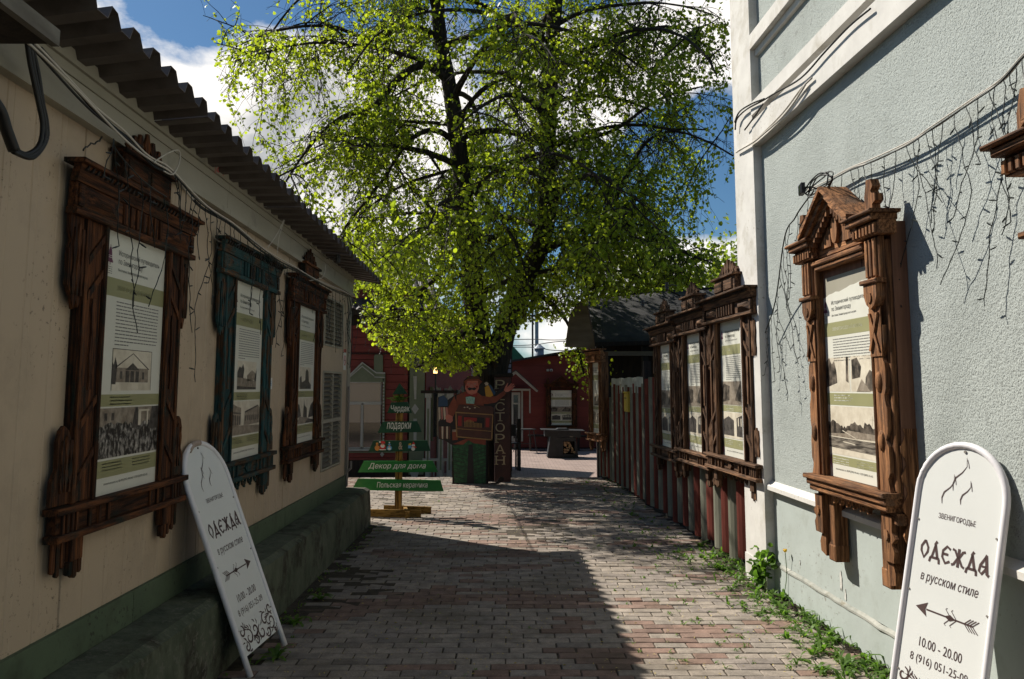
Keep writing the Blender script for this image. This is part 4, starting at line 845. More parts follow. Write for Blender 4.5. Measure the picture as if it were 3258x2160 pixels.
s0 = crv(lw([(262, 320), (268, 345), (300, 385), (340, 425), (385, 455)], -1.665)); lights('icicle_lights', 'icicle light strings hanging down the front of the first frame', s0, [.0, .12, .42, .66, .8, .95], [.18, .42, .62, .7, .28, .55], 8, GL, .003)
# run across the lane end to the red house
s0 = crv([atx(*D2(808, 683), -1.74), at(*D2(860, 735), 11.5), at(*D2(900, 775), 13.5), at(*D2(945, 803), 16.), at(*D2(992, 822), 18.5)]); lights('icicle_lights', 'light string crossing from the pavilion corner to the red house', s0, [i/30 for i in range(1, 30)], [random.Random(i).uniform(.15, .6) for i in range(29)], 9, GL, .008)
cab('corner_wire', 'thin dark wires dropping down the pavilion corner', [crv(lw([(800, 680), (806, 720), (802, 760), (812, 800), (808, 850)], -1.85)), crv(lw([(806, 684), (815, 740), (812, 810)], -1.82))], 'wire_dark', .004)
# right wall string
def rw(pts, off): return [RM @ atr(*D2(x, y), off) for x, y in pts]
rp = crv(rw([(2420, 80), (2365, 128), (2310, 188), (2240, 236), (2148, 298), (2100, 330), (2010, 372), (1960, 392), (1900, 425), (1866, 440)], .06))
cab('wall_cable', 'pale cable sagging across the sunlit grey green wall', [[p+Vector((0, 0, .008)) for p in rp], [p+Vector((0, 0, -.004+.006*math.sin(i*.5))) for i, p in enumerate(rp)]], 'cable_white', .0045)
GR = 'icicle light strings on the right wall'
lights('icicle_lights', 'dark icicle light strings on the sunlit wall above the right sign board', [p+Vector((-.01, 0, -.012)) for p in rp], [.02, .06, .11, .17, .235, .04, .09, .14, .20, .26, .30, .34, .37, .40, .43, .455, .50, .53, .56, .59, .62, .66, .69, .72, .76, .8, .84, .88, .92], [.5, .62, .35, .9, .62, .8, .45, .7, .35, .95, .5, .3, .8, .25, .5, .46, .9, .7, .38, .62, .28, .52, .3, .62, .5, .24, .46, .36, .3], 31, GR, .005)
s0 = crv(rw([(1880, 440), (1850, 480), (1835, 505), (1812, 548)], .2)+[onr(6.35, .1)[0:2] and Vector((*onr(6.4, .1)[:2], 2.25)), Vector((*onr(6.72, .08)[:2], 2.02))]); lights('icicle_lights', 'tangle of light strings hanging left of the gabled frame', s0, [.1, .3, .5, .58, .64, .68, .72, .76, .8, .84, .88, .92, .96], [.2, .25, .5, .6, .45, .75, .5, .62, .4, .7, .5, .4, .3], 33, GR, .005)
def coil(cx, n, R0, seed):
    r2 = random.Random(seed); return [Vector(cx)+Vector((r2.uniform(-.02, .02), R0*1.7*math.cos(i*.9)+r2.uniform(-.02, .02), R0*.45*math.sin(i*.9)+r2.uniform(-.02, .02))) for i in range(n)]
cab('cable_coil', 'tangled black cable heaped on top of the gabled frame', [crv(coil((*onr(5.25, .2)[:2], 2.86), 26, .12, 3), 4)], 'cable_black', .0045, 5)
cab('parapet_cables', 'black cables wrapped over the cornice corner of the plastered house', [crv(rw([(2010, 20), (1960, 62), (1905, 120), (1850, 180), (1790, 215), (1762, 232), (1725, 252), (1702, 275), (1698, 300)], .1)), crv(rw([(1765, 228), (1735, 240), (1708, 258), (1697, 282)], .11)), crv(rw([(1762, 240), (1742, 270), (1720, 300)], .1))], 'cable_black', .007)
cab('cornice_conduit', 'pale grey cables lying along the cornice down to the corner', [crv(rw([(1875, 180), (1850, 205), (1815, 252), (1780, 290), (1742, 325), (1700, 352)], .095)), crv(rw([(1860, 195), (1835, 235), (1805, 272), (1768, 305), (1740, 328), (1705, 348)], .1))], 'cable_white', .008)
def floodlight(label, loc, rz, s=1.):
    t = thing('floodlight', label, 'floodlight', loc, rz); t.scale = (s, s, s)
    MB().box(-.07, .07, -.16, -.12, -.05, .05, c=.006).obj('housing', 'iron_black', t); MB().box(-.058, .058, -.1625, -.1602, -.04, .04).obj('lens', 'pane_dark', t)
    MB().tube([(0, 0, 0), (0, -.06, .02), (0, -.12, .01)], .008, 6).obj('arm', 'iron_black', t)
    MB().tube([(-.075, -.14, 0), (-.085, -.12, 0), (-.085, -.09, 0), (.085, -.09, 0), (.085, -.12, 0), (.075, -.14, 0)], .005, 5).obj('bracket', 'iron_black', t); return t
p = RM @ atr(2600, 600, .12); floodlight('black floodlight lying on top of the gabled frame', p, RZ-.2, .7)
p = at(*zoomer(1840, 880, 3.92)(1290, 270), 8.95); floodlight('black floodlight on the crest of the middle fence frame', (1.80, 8.95, 2.66), FA[2]-.3, .75)
floodlight('black floodlight on the crest of the farthest fence frame', (1.74, 10.2, 2.60), FA[2]-.3, .75)
floodlight('black floodlight under the far end of the pavilion eave', (-1.8, 8.35, 2.86), math.pi/2+.3, .8)
# small signs on the left building
t = thing('no_smoking_sign', 'small red and white no smoking sign at the far end of the pavilion', 'sign', (XL, 9.88, 1.79), math.pi/2)
MB().box(-.075, .075, -.004, -.001, 0, .24).obj('plate', 'sign_white', t); m = MB().box(-.075, .075, -.005, -.0042, .20, .24); o = arc(0, .11, .06, 0, 360, 18); i_ = arc(0, .11, .045, 360, 0, 18)
m.prism(o+i_, -.0052, -.0042); m.prism([(-.045, .148), (-.036, .157), (.045, .072), (.036, .063)], -.0054, -.0042); m.obj('prohibition_mark', 'sticker_red', t)
MB().box(-.03, .03, -.0048, -.0041, .106, .116).obj('cigarette', 'ink', t)
t = thing('paper_tag', 'small white paper tag stuck between the teal and farthest left frames', 'tag', (XL, 6.83, 1.62), math.pi/2); MB().box(-.03, .03, -.003, -.001, -.045, .045).obj('paper', 'sign_white', t); m = MB(); put_text(m, '6', -.012, .012, -.02, .025, -.0034); m.obj('numeral', 'paint_blue', t)
m = MB(); put_text(m, '|2-1', 0, .16, 0, .09, 0); o = m.obj('pen_mark', 'sticker_red', LB, loc=(XL+.0535, 5.22, 2.925)); o.rotation_euler = (0, 0, math.pi/2)
m = MB(); stroke(m, [(0, .12), (.02, .06), (0, .02), (.03, -.03)], .02); o = m.obj('paint_mark', 'sticker_yellow', LB, loc=(XL+.0315, 7.95, 2.81)); o.rotation_euler = (0, 0, math.pi/2)
# ------------------------------------------------------------------ shapes measured on an upright plane at depth Y
def plane_shapes(Y, zm, origin):
    def f(pts): return [((lambda q: (q.x-origin[0], q.z-origin[2]))(at(*zm(x, y), Y))) for x, y in pts]
    return f
# organ grinder cut-out board in front of the trunk
zg = zoomer(1370, 1140, 3.646); YG = 14.35; o_ = at(*zg(460, 1475), YG); go = (o_.x, YG, gz(YG))
GR_ = thing('organ_grinder_cutout', 'painted board cut-out of a moustached organ grinder with parrot before the linden', 'cut-out', go); fg = plane_shapes(YG, zg, go)
def cut(nm, mt, pts, lay, th=.004): return MB().prism(fg(pts), -.004*lay-th, -.004*lay if lay else .02).obj(nm, mt, GR_)
cut('board', 'cut_outline', [(190, 1480), (270, 1455), (275, 1300), (255, 1010), (160, 950), (95, 935), (88, 740), (105, 715), (85, 580), (88, 450), (150, 425), (200, 480), (275, 430), (390, 385), (380, 260), (430, 215), (540, 200), (600, 250), (590, 300), (640, 270), (690, 300), (760, 390), (850, 340), (895, 285), (935, 300), (985, 310), (970, 350), (915, 385), (870, 410), (790, 500), (740, 560), (725, 940), (650, 960), (650, 1450), (760, 1440), (810, 1370), (850, 1380), (850, 1420), (780, 1460), (640, 1480), (500, 1490)], 0)
cut('left_arm', 'cut_jacket', [(275, 435), (320, 560), (250, 700), (170, 690), (200, 580)], 1); cut('right_arm', 'cut_jacket', [(560, 430), (640, 440), (760, 440), (850, 375), (875, 410), (760, 510), (660, 530), (560, 520)], 1)
cut('jacket', 'cut_jacket', [(300, 430), (400, 385), (540, 390), (600, 440), (620, 560), (300, 560)], 2); cut('coat_tail', 'cut_jacket', [(255, 995), (420, 930), (640, 940), (640, 1005), (500, 985), (440, 950), (380, 1000)], 1)
cut('trousers', 'cut_green', [(258, 1010), (380, 1000), (440, 950), (500, 985), (640, 1005), (640, 1450), (500, 1450), (490, 1320), (430, 1320), (420, 1450), (275, 1440)], 2)
cut('leg_gap', 'cut_outline', [(440, 1000), (490, 1000), (505, 1450), (420, 1450)], 3)
for i in range(9):
    cut('trouser_check', 'cut_outline', [(262, 1040+i*46), (420, 1075+i*46), (420, 1081+i*46), (262, 1046+i*46)], 3, .002); cut('trouser_check', 'cut_outline', [(505, 1075+i*42), (640, 1035+i*42), (640, 1041+i*42), (505, 1081+i*42)], 3, .002)
cut('boot', 'dark_wood', [(190, 1480), (275, 1440), (420, 1455), (410, 1485)], 3); cut('boot', 'dark_wood', [(500, 1455), (640, 1452), (770, 1438), (810, 1372), (848, 1382), (845, 1418), (770, 1460), (640, 1480), (510, 1488)], 3)
cut('head', 'cut_skin', [(405, 260), (400, 350), (430, 405), (480, 425), (530, 405), (560, 350), (560, 260)], 3)
cut('hat_brim', 'cut_jacket', [(380, 265), (430, 240), (560, 240), (600, 270), (580, 290), (545, 258), (430, 258), (395, 285)], 4); cut('hat_crown', 'cut_box', [(425, 242), (440, 205), (545, 200), (580, 238)], 5); cut('hair', 'cut_jacket', [(395, 280), (405, 262), (425, 265), (405, 320)], 5); cut('hair', 'cut_jacket', [(560, 262), (580, 290), (560, 320), (548, 270)], 5)
cut('moustache', 'cut_outline', [(425, 350), (450, 335), (480, 345), (510, 335), (535, 350), (510, 372), (480, 362), (450, 374)], 4); cut('nose', 'cut_rose', [(462, 300), (490, 298), (502, 330), (480, 340), (455, 330)], 4)
for x in (440, 515): cut('eye', 'cut_cream', [(x-14, 295), (x, 287), (x+14, 295), (x, 303)], 4); cut('pupil', 'cut_outline', [(x-5, 295), (x, 289), (x+5, 295), (x, 301)], 5)
cut('cheek', 'cut_red', [(415, 320), (440, 318), (435, 340), (418, 342)], 4); cut('cheek', 'cut_red', [(525, 320), (550, 318), (545, 342), (525, 340)], 4)
cut('bow_tie', 'cut_red', [(400, 400), (470, 425), (540, 400), (545, 440), (470, 432), (400, 445)], 5); cut('kerchief', 'cut_mint', [(408, 450), (460, 440), (515, 455), (505, 528), (415, 522)], 6)
for i in range(10): x, y = 422+(i*37) % 80, 458+(i*23) % 60; cut('kerchief_dot', 'cut_outline', [(x, y), (x+8, y+3), (x+4, y+10)], 7)
cut('organ_lid', 'cut_box', [(330, 535), (700, 555), (735, 575), (728, 655), (290, 625)], 6); cut('organ_trim', 'cut_gold', [(290, 618), (728, 648), (728, 660), (290, 632)], 8); cut('organ_body', 'cut_box', [(290, 632), (728, 660), (715, 948), (300, 905)], 6)
cut('organ_trim', 'cut_gold', [(300, 900), (715, 938), (714, 950), (302, 914)], 8); cut('organ_trim', 'cut_gold', [(288, 632), (302, 633), (312, 905), (298, 904)], 8); cut('organ_trim', 'cut_gold', [(716, 660), (728, 660), (716, 948), (702, 946)], 8); cut('organ_trim', 'cut_gold', [(300, 808), (718, 842), (718, 850), (300, 816)], 8)
cut('organ_panel', 'cut_red', [(320, 665), (362, 668), (360, 785), (318, 782)], 7); cut('organ_panel', 'cut_red', [(640, 688), (685, 690), (680, 800), (638, 796)], 7); cut('organ_opening', 'cut_outline', [(380, 672), (625, 688), (620, 805), (380, 788)], 7); cut('organ_curtain', 'cut_red', [(388, 680), (540, 690), (535, 730), (388, 740)], 8)
for i in range(13): x = 395+i*16; h = 730-28*math.sin(math.pi*min(1, i/7))+i*2; cut('organ_pipe', 'cut_gold', [(x, h), (x+9, h), (x+9, 795+i*.8), (x, 794+i*.8)], 9)
for x, y in ((395, 568), (430, 565), (515, 572), (455, 582)): cut('coin', 'cut_cream', [(x-14, y), (x, y-8), (x+14, y), (x, y+8)], 8)
cut('brush', 'cut_gold', [(500, 545), (505, 540), (570, 568), (566, 574)], 9)
cut('left_hand', 'cut_skin', [(170, 670), (210, 650), (255, 672), (258, 725), (230, 750), (185, 735)], 3)
for i in range(4): cut('finger', 'cut_rose', [(188+i*16, 700), (198+i*16, 697), (200+i*16, 738), (190+i*16, 740)], 4)
cut('right_hand', 'cut_skin', [(850, 370), (868, 320), (890, 330), (930, 320), (945, 360), (900, 388), (870, 392)], 3)
for p_ in ([(868, 325), (892, 285), (902, 290), (885, 335)], [(893, 332), (935, 288), (945, 296), (905, 345)], [(905, 340), (962, 292), (970, 302), (918, 352)], [(915, 350), (972, 312), (982, 322), (925, 362)], [(920, 358), (962, 345), (966, 356), (925, 370)]): cut('finger', 'cut_skin', p_, 4)
cut('parrot_body', 'cut_yellow', [(628, 335), (670, 310), (700, 360), (728, 430), (690, 448), (640, 440)], 3); cut('parrot_wing', 'cut_blue', [(672, 305), (700, 310), (755, 400), (735, 430), (700, 370)], 4); cut('parrot_head', 'cut_cream', [(622, 290), (650, 272), (672, 290), (665, 312), (630, 315)], 4); cut('beak', 'cut_outline', [(618, 300), (632, 292), (634, 320)], 5)
cut('drum_top', 'cut_blue', [(95, 450), (150, 430), (195, 470), (200, 550), (88, 560)], 1)
for i in range(4): x = 90+i*28; cut('drum_stripe', 'cut_rose' if i % 2 else 'cut_cream', [(x, 568), (x+22, 566), (x+26+8*(i > 1), 700), (x+10, 715)], 2)
for i in range(5): x = 100+i*27; cut('drum_stripe', 'cut_cream' if i % 2 else 'cut_box', [(x, 790), (x+22, 790), (x+20, 935), (x+2, 930)], 2)
cut('pouch', 'cut_jacket', [(250, 850), (310, 840), (315, 945), (255, 950)], 3)
for i in range(4): cut('pencil', 'cut_cream', [(256+i*14, 825), (264+i*14, 825), (264+i*14, 852), (256+i*14, 852)], 4)
MB().box(-.3, .3, .02, .05, 0, 1.2).obj('prop', 'dark_wood', GR_)
# restaurant pylon
YP = 14.62; a, b = at(*zg(738, 1330), YP), at(*zg(930, 1330), YP); px, pw = (a.x+b.x)/2, (b.x-a.x)/2; pz = gz(YP)-.02; top = at(*zg(800, 180), YP).z
PY = thing('restaurant_sign_pillar', 'dark brown square pillar with gold vertical restaurant lettering by the linden', 'sign', (px, YP, pz))
MB().box(-pw, pw, 0, .22, 0, top-pz-.05, c=.01).obj('pillar', 'cut_box', PY); MB().box(-pw-.04, pw+.04, -.04, .26, top-pz-.048, top-pz).obj('cap', 'dark_wood', PY)
pf = plane_shapes(YP, zg, (px, YP, pz)); ytop = [250, 382, 508, 626, 750, 876, 1002, 1130]
for ch, y in zip('РЕСТОРАН', ytop):
    (x0, z0), (x1, z1) = pf([(752, y+102), (860, y)]); m = MB(); put_text(m, ch, x0, x1, z0, z1, -.004)
    hw_ = (x1-x0); sf = .012
    for (u0, u1, e) in {'Р': ((-.05, .38, 0),), 'Е': ((-.05, .2, 0), (-.05, .2, 1)), 'С': (), 'Т': ((.25, .75, 0),), 'О': (), 'А': ((-.08, .28, 0), (.72, 1.08, 0)), 'Н': ((-.08, .3, 0), (.7, 1.08, 0), (-.08, .3, 1), (.7, 1.08, 1))}[ch]:
        zc = z0 if e == 0 else z1-sf; m.add([(x0+u0*hw_, -.0046, zc), (x0+u1*hw_, -.0046, zc), (x0+u1*hw_, -.0046, zc+sf), (x0+u0*hw_, -.0046, zc+sf)], [(0, 1, 2, 3)])
    m.obj('letter', 'letter_gold', PY)
# small glazed kiosk top behind it
YK = 16.4; a, b = at(*zg(785, 175), YK), at(*zg(940, -60), YK)
KB = thing('glazed_lantern_box', 'tall box with bluish gridded panes standing behind the restaurant pillar', 'kiosk', ((a.x+b.x)/2, YK, gz(YK))); hw = (b.x-a.x)/2
MB().box(-hw, hw, 0, .5, 0, a.z-gz(YK)).obj('base', 'dark_wood', KB); zz0 = a.z-gz(YK); zz1 = b.z-gz(YK)
for i in range(3):
    for j in range(4): x0 = -hw+i*2*hw/3; h = (zz1-zz0)/4; MB().box(x0+.012, x0+2*hw/3-.012, .0, .02, zz0+j*h+.015, zz0+(j+1)*h-.015).obj('pane', 'pane_blue', KB)
m = MB()
for i in range(4): x = -hw+i*2*hw/3; m.box(x-.012, x+.012, -.01, .03, zz0, zz1)
for j in range(5): z = zz0+j*(zz1-zz0)/4; m.box(-hw-.014, hw+.014, -.012, .032, z-.013, z+.013)
m.obj('grid', 'iron_black', KB); MB().box(-hw, hw, .04, .5, zz0, zz1).obj('core', 'dark_wood', KB)
# ------------------------------------------------------------------ wooden christmas tree signpost
zt_ = zoomer(1100, 1200, 3.266); YT = 10.85; o_ = at(*zt_(545, 1440), YT); to = (o_.x, YT, 0); ft = plane_shapes(YT, zt_, to)
TS = thing('fir_tree_signpost', 'green wooden fir tree shaped signpost with hand painted shop names', 'sign post', to)
(x0, z0), (x1, z1) = ft([(505, 1390), (595, 150)])
for a, b in ((x0, (x0+x1)/2-.002), ((x0+x1)/2+.002, x1)): MB().box(a, b, .012, .062, .06, z1, c=.003).obj('post', 'wood_yellow_v', TS)
for nm, pts, ang in (('foot', [(190, 1405), (660, 1478)], 0),): pass
MB().slab((-.62, -.10, .0), (.30, -.18, .0), (.30, -.14, .0), (-.62, -.06, .0), (0, 0, .09)).obj('foot', 'wood_yellow_h', TS)
MB().slab((-.22, .26, .005), (.40, .10, .005), (.40, .14, .005), (-.22, .30, .005), (0, 0, .085)).obj('foot', 'wood_yellow_h', TS)
MB().slab((.12, -.24, .0), (.17, -.25, .0), (.06, .30, .0), (.02, .30, .0), (0, 0, .08)).obj('foot', 'wood_yellow_h', TS)
boards = [('top_board', 'tree_green_dark', [(560, 62), (645, 175), (487, 178)], None), ('sign_board', 'tree_green_dark', [(472, 262), (645, 255), (690, 372), (432, 372)], 'Чердак'),
          ('sign_board', 'tree_green_dark', [(385, 462), (742, 455), (792, 570), (332, 578)], 'подарки'), ('sign_board', 'tree_green_dark', [(288, 660), (850, 655), (880, 765), (235, 775)], None),
          ('sign_board', 'tree_green', [(190, 870), (905, 868), (960, 985), (128, 988)], 'Декор для дома'), ('sign_board', 'tree_green', [(125, 1052), (985, 1070), (1020, 1185), (72, 1128), (80, 1180)][:4], 'Польская керамика')]
boards[5] = ('sign_board', 'tree_green', [(128, 1053), (985, 1070), (1018, 1185), (62, 1172)], 'Польская керамика')
tp = {'Чердак': (470, 668, 290, 372, .12), 'подарки': (428, 682, 470, 560, .2), 'Декор для дома': (235, 835, 890, 962, .25), 'Польская керамика': (325, 852, 1088, 1160, .12)}
bo = {}
for nm, mt, pts, tx in boards:
    o = MB().prism(ft(pts), -.012, .011).obj(nm, mt, TS)
    if tx:
        x0, x1, y0, y1, sh = tp[tx]; (a, c), (b, d) = ft([(x0, y1), (x1, y0)]); m = MB(); put_text(m, tx, a, b, c, d, -.0135, shear=sh, bold=.004); m.obj('lettering', 'chalk', o)
    bo[tx or pts[0]] = o
b4 = bo[(288, 660)]
def pic(nm, mt, pts, d=1): MB().prism(ft(pts), -.0135-d*.0012, -.0125).obj(nm, mt, b4)
def blob(x, y, rx, ry, n=10): return [(x+rx*math.cos(2*math.pi*i/n), y+ry*math.sin(2*math.pi*i/n)) for i in range(n)]
pic('sticker', 'paint_orange', blob(328, 735, 26, 30)); pic('sticker', 'paint_orange', blob(328, 692, 14, 15), 2)
pic('sticker', 'paint_red', blob(385, 725, 32, 34)); pic('sticker', 'chalk', blob(385, 712, 22, 22), 2); pic('sticker', 'paint_skin', blob(385, 698, 14, 9), 3); pic('sticker', 'paint_red', [(360, 685), (375, 660), (410, 668), (412, 688)], 3); pic('sticker', 'chalk', blob(356, 672, 9, 9), 4); pic('sticker', 'chalk', [(352, 748), (420, 748), (420, 756), (352, 756)], 4)
pic('sticker', 'paint_blue', blob(455, 735, 28, 24)); pic('sticker', 'chalk', blob(455, 742, 16, 14), 2); pic('sticker', 'paint_blue', [(438, 705), (455, 680), (472, 705)], 2); pic('sticker', 'chalk', blob(455, 678, 7, 7), 3); pic('sticker', 'paint_skin', blob(455, 715, 9, 7), 4)
pic('sticker', 'paint_blue', [(650, 705), (685, 705), (685, 738), (650, 738)]); pic('sticker', 'sticker_yellow', [(655, 690), (680, 685), (684, 706), (652, 706)], 2); pic('sticker', 'chalk', blob(702, 742, 20, 22), 2); pic('sticker', 'chalk', blob(704, 708, 17, 16), 3); pic('sticker', 'paint_red', [(690, 695), (705, 668), (722, 694)], 4); pic('sticker', 'paint_red', [(688, 718), (722, 716), (740, 730), (722, 732)], 5)
(a, c), (b, d) = ft([(550, 752), (592, 672)]); m = MB(); put_text(m, '&', a, b, c, d, -.0135, bold=.01); m.obj('lettering', 'cut_cream', b4)
# fir sprig tucked under the top
m = MB(); rr = random.Random(2); cx, cz = ft([(565, 215)])[0]
for i in range(70):
    a = rr.uniform(-.3, 3.5); L = rr.uniform(.05, .13); p = Vector((cx+rr.uniform(-.05, .05), -.02, cz+rr.uniform(-.03, .01))); q = p+Vector((math.cos(a)*L, rr.uniform(-.05, .0), -abs(math.sin(a))*L*.3+rr.uniform(-.01, .05)))
    m.tube([p, q], [.004, .002], 4, False)
tag(m.obj('fir_sprig', 'weed', None, loc=to, kind='thing'), 'artificial fir sprig tied under the top of the green signpost', 'sprig')
# ------------------------------------------------------------------ red board house behind on the left
YH_ = 20.4; GH = -.6; zh = zoomer(1100, 1200, 3.266); zh2 = zoomer(1090, 850, 3.92)
RH = thing('red_board_house', 'dark red boarded house with green corner board and tiled roof behind the signpost', 'house', (0, YH_, GH))
fh = plane_shapes(YH_, zh, (0, 0, GH)); fh2 = plane_shapes(YH_, zh2, (0, 0, GH)); zo = 0.0
xl = -5.6; xr = fh([(830, 0)])[0][0]; zt2 = 4.6
MB().box(xl, xr-.02, .04, 5, -.2, zt2).obj('wall_core', 'dark_wood', RH)
for i in range(26):
    z = .0+i*.178; MB().box(xl, xr-.42, 0 if i % 2 else .006, .04, z+.004, z+.176, c=.006).obj('board', 'red_board', RH)
def hb(nm, mt, p, y0=-.03, y1=0., zz=None): (a, c), (b, d) = (zz or fh)([p[0], p[1]]); return MB().box(min(a, b), max(a, b), y0, y1, min(c, d), max(c, d)).obj(nm, mt, RH)
cb = hb('corner_board', 'house_green', ((655, 1010), (828, -640)), -.05, .02)
for z in ((890, 940, 1310, 1700),): pass
def cw(pts): MB().prism(fh(pts), -.056, -.0505).obj('corner_ornament', 'house_white', RH)
cw([(705, -10), (742, -10), (735, 228), (715, 228)]); cw([(686, 328), (722, 275), (762, 328), (722, 386)]); cw([(706, 430), (742, 430), (738, 660), (708, 660)]); cw([(670, 985), (762, 985), (740, 1050), (692, 1050)])
hb('belt_trim', 'house_green', ((-600, 785), (650, 770)), -.03, -.001); hb('belt_trim', 'dark_wood', ((-600, -238), (650, -248)), -.03, -.001)
hb('foundation', 'dark_wood', ((-600, 1120), (828, 860)), -.04, -.001)
def window(x0, x1, y0, y1, tr, mul, pane):
    w_ = hb('window', 'house_white', ((x0, y1), (x1, y0)), -.012, -.004); W_ = []
    def pc(nm, mt, a, b, d0, d1): (p, q), (r, s) = fh([a, b]); return MB().box(min(p, r), max(p, r), d0, d1, min(q, s), max(q, s)).obj(nm, mt, w_)
    pc('pane', pane, (x0+12, tr-12), (x1-12, y0+12), -.02, -.013); pc('pane', 'pane_dark', (x0+12, y1-12), (mul-14, tr+14), -.02, -.013); pc('pane', 'pane_dark', (mul+14, y1-12), (x1-12, tr+14), -.02, -.013)
    pc('curtain', pane, (x0+12, tr+200), (mul-14, tr+14), -.024, -.0205); pc('curtain', pane, (mul+14, tr+200), (x1-12, tr+14), -.024, -.0205)
    for a, b in (((x0, y1), (x0+12, y0)), ((x1-14, y1), (x1, y0)), ((x0, y0+12), (x1, y0)), ((x0, y1), (x1, y1-14)), ((x0, tr+15), (x1, tr-15)), ((mul-15, y1), (mul+15, tr))): pc('frame', 'house_white', a, b, -.045, -.012)
    return w_
window(20, 375, 48, 740, 270, 172, 'pane_curtain'); window(-420, -60, 48, 740, 270, -240, 'pane_curtain')
hb('window_casing', 'house_green', ((376, 745), (412, -10)), -.05, -.001)
for i in range(22): hb('casing_bead', 'house_white', ((388, 20+i*33), (404, 36+i*33)), -.06, -.0505)
hb('window_casing', 'house_green', ((-20, 745), (18, -10)), -.05, -.001); hb('sill', 'house_white', ((5, 762), (405, 742)), -.09, -.001)
pd = MB().prism(fh2([(85, 1430), (85, 1345), (250, 1185), (420, 1310), (535, 1320), (535, 1430)]), -.06, -.001).obj('pediment', 'house_green', RH)
for q in ([(80, 1350), (250, 1183), (258, 1200), (88, 1368)], [(250, 1183), (425, 1308), (425, 1326), (258, 1200)], [(80, 1375), (250, 1228), (400, 1350), (400, 1362), (250, 1245), (85, 1388)], [(425, 1308), (535, 1312), (535, 1330), (425, 1326)], [(400, 1362), (535, 1370), (535, 1382), (400, 1375)]): MB().prism(fh2(q), -.075, -.0605).obj('pediment_trim', 'house_white', pd)
MB().prism(fh2([(395, 1310), (395, 1110), (410, 1090), (490, 1090), (505, 1110), (505, 1310)]), -.04, -.001).obj('upper_casing', 'house_green', RH)
MB().prism(fh([(358, 800), (380, 775), (402, 800), (380, 828)]), -.04, -.031).obj('diamond', 'house_white', RH)
# roof of the house: falls toward the lane
a, b = at(1100, 905, YH_-.35), at(1405, 1010, YH_-.35)
p0 = Vector((xl, -.4, at(1200, 985, YH_-.35).z-GH)); p1 = Vector((b.x, -.4, p0.z)); p2 = Vector((b.x-.9, 3.0, p0.z+2.35)); p3 = Vector((xl, 3.0, p0.z+2.35))
rf = MB(); N = 60
for i in range(N+1):
    u_ = i/N; q0 = p0.lerp(p1, u_); q1 = p3.lerp(p2, u_); d = .045*abs(math.sin(i*math.pi/3)); 
    for j in range(9): v = j/8; q = q0.lerp(q1, v); rf.v.append((q.x, q.y-.03*(j % 2), q.z+d-.02*(j % 2)))
rf.f = [(i*9+j, (i+1)*9+j, (i+1)*9+j+1, i*9+j+1) for i in range(N) for j in range(8)]; rf.mi = [0]*len(rf.f); o = rf.obj('roof', 'tile_roof', RH); sd = o.modifiers.new('s', 'SOLIDIFY'); sd.thickness = .02
MB().box(xl, p1.x-.05, -.02, .3, p0.z-.35, p0.z+.12).obj('soffit_board', 'dark_wood', RH); MB().slab(p0+Vector((0, 0, -.12)), p1+Vector((0, 0, -.12)), p1+Vector((0, .04, -.12)), p0+Vector((0, .04, -.12)), (0, 0, .11)).obj('eave_board', 'dark_wood', RH)
# side wing with tall narrow windows and a porch lamp
x0 = xr; MB().slab((x0, .1, -.2), (x0+.9, 4.6, -.2), (x0+.8, 4.6, -.2), (x0-.1, .1, -.2), (0, 0, 4.4)).obj('side_wall', 'red_board', RH)
for i in range(6):
    s = .08+i*.14; x = x0+.9*s+.03; y = .1+4.5*s; MB().box(x-.03, x+.05, y-.06, y, .0 if i % 2 else .9, 2.2-.02*i).obj('window_casing', 'house_white' if i % 3 else 'house_green', RH)
    if i % 2 == 0: MB().box(x+.055, x+.20, y-.02, y-.005, 1.0, 2.05).obj('pane', 'pane_dark', RH); MB().prism([(x+.06, 2.14), (x+.12, 2.24), (x+.18, 2.14), (x+.12, 2.05)], y-.05, y-.03).obj('diamond', 'house_white', RH)
q = at(1386, 1178, 19.9); LA = thing('wall_lantern', 'lit black wall lantern beside the red house corner', 'lantern', (q.x, 19.9, q.z))
MB().box(-.05, .05, -.05, .05, -.07, .07).obj('lamp_glass', 'lamp_glow', LA); m = MB().prism([(-.085, .07), (.085, .07), (.03, .15), (-.03, .15)], -.08, .08)
for sx in (-1, 1): m.box(sx*.055-.008, sx*.055+.008, -.07, -.055, -.08, .07)
m.box(-.05, .05, -.05, .05, -.11, -.075).tube([(0, 0, -.1), (0, .02, -.45)], .02).tube([(0, 0, -.45), (0, .3, -.45)], .02); m.obj('housing', 'iron_black', LA)
pp = thing('porch_columns', 'pair of pale carved porch posts right of the green corner board', 'porch', (x0, YH_-.5, GH))
for x in (.12, .42, .62): MB().box(x-.05, x+.05, -.05, .05, 0, 1.95).obj('column', 'house_white', pp); MB().box(x-.075, x+.075, -.075, .075, 1.95, 2.05).obj('capital', 'house_white', pp); MB().box(x-.02, x+.02, -.056, -.0505, .3, 1.7).obj('groove', 'house_green', pp)
MB().box(-.05, .8, -.1, .1, 2.051, 2.12).obj('beam', 'dark_wood', pp); MB().box(.0, .8, -.02, .02, .5, .56).obj('handrail', 'house_white', pp)
for i in range(7): MB().box(.18+i*.075, .2+i*.075, -.015, .015, 0, .5).obj('baluster', 'house_white', pp)
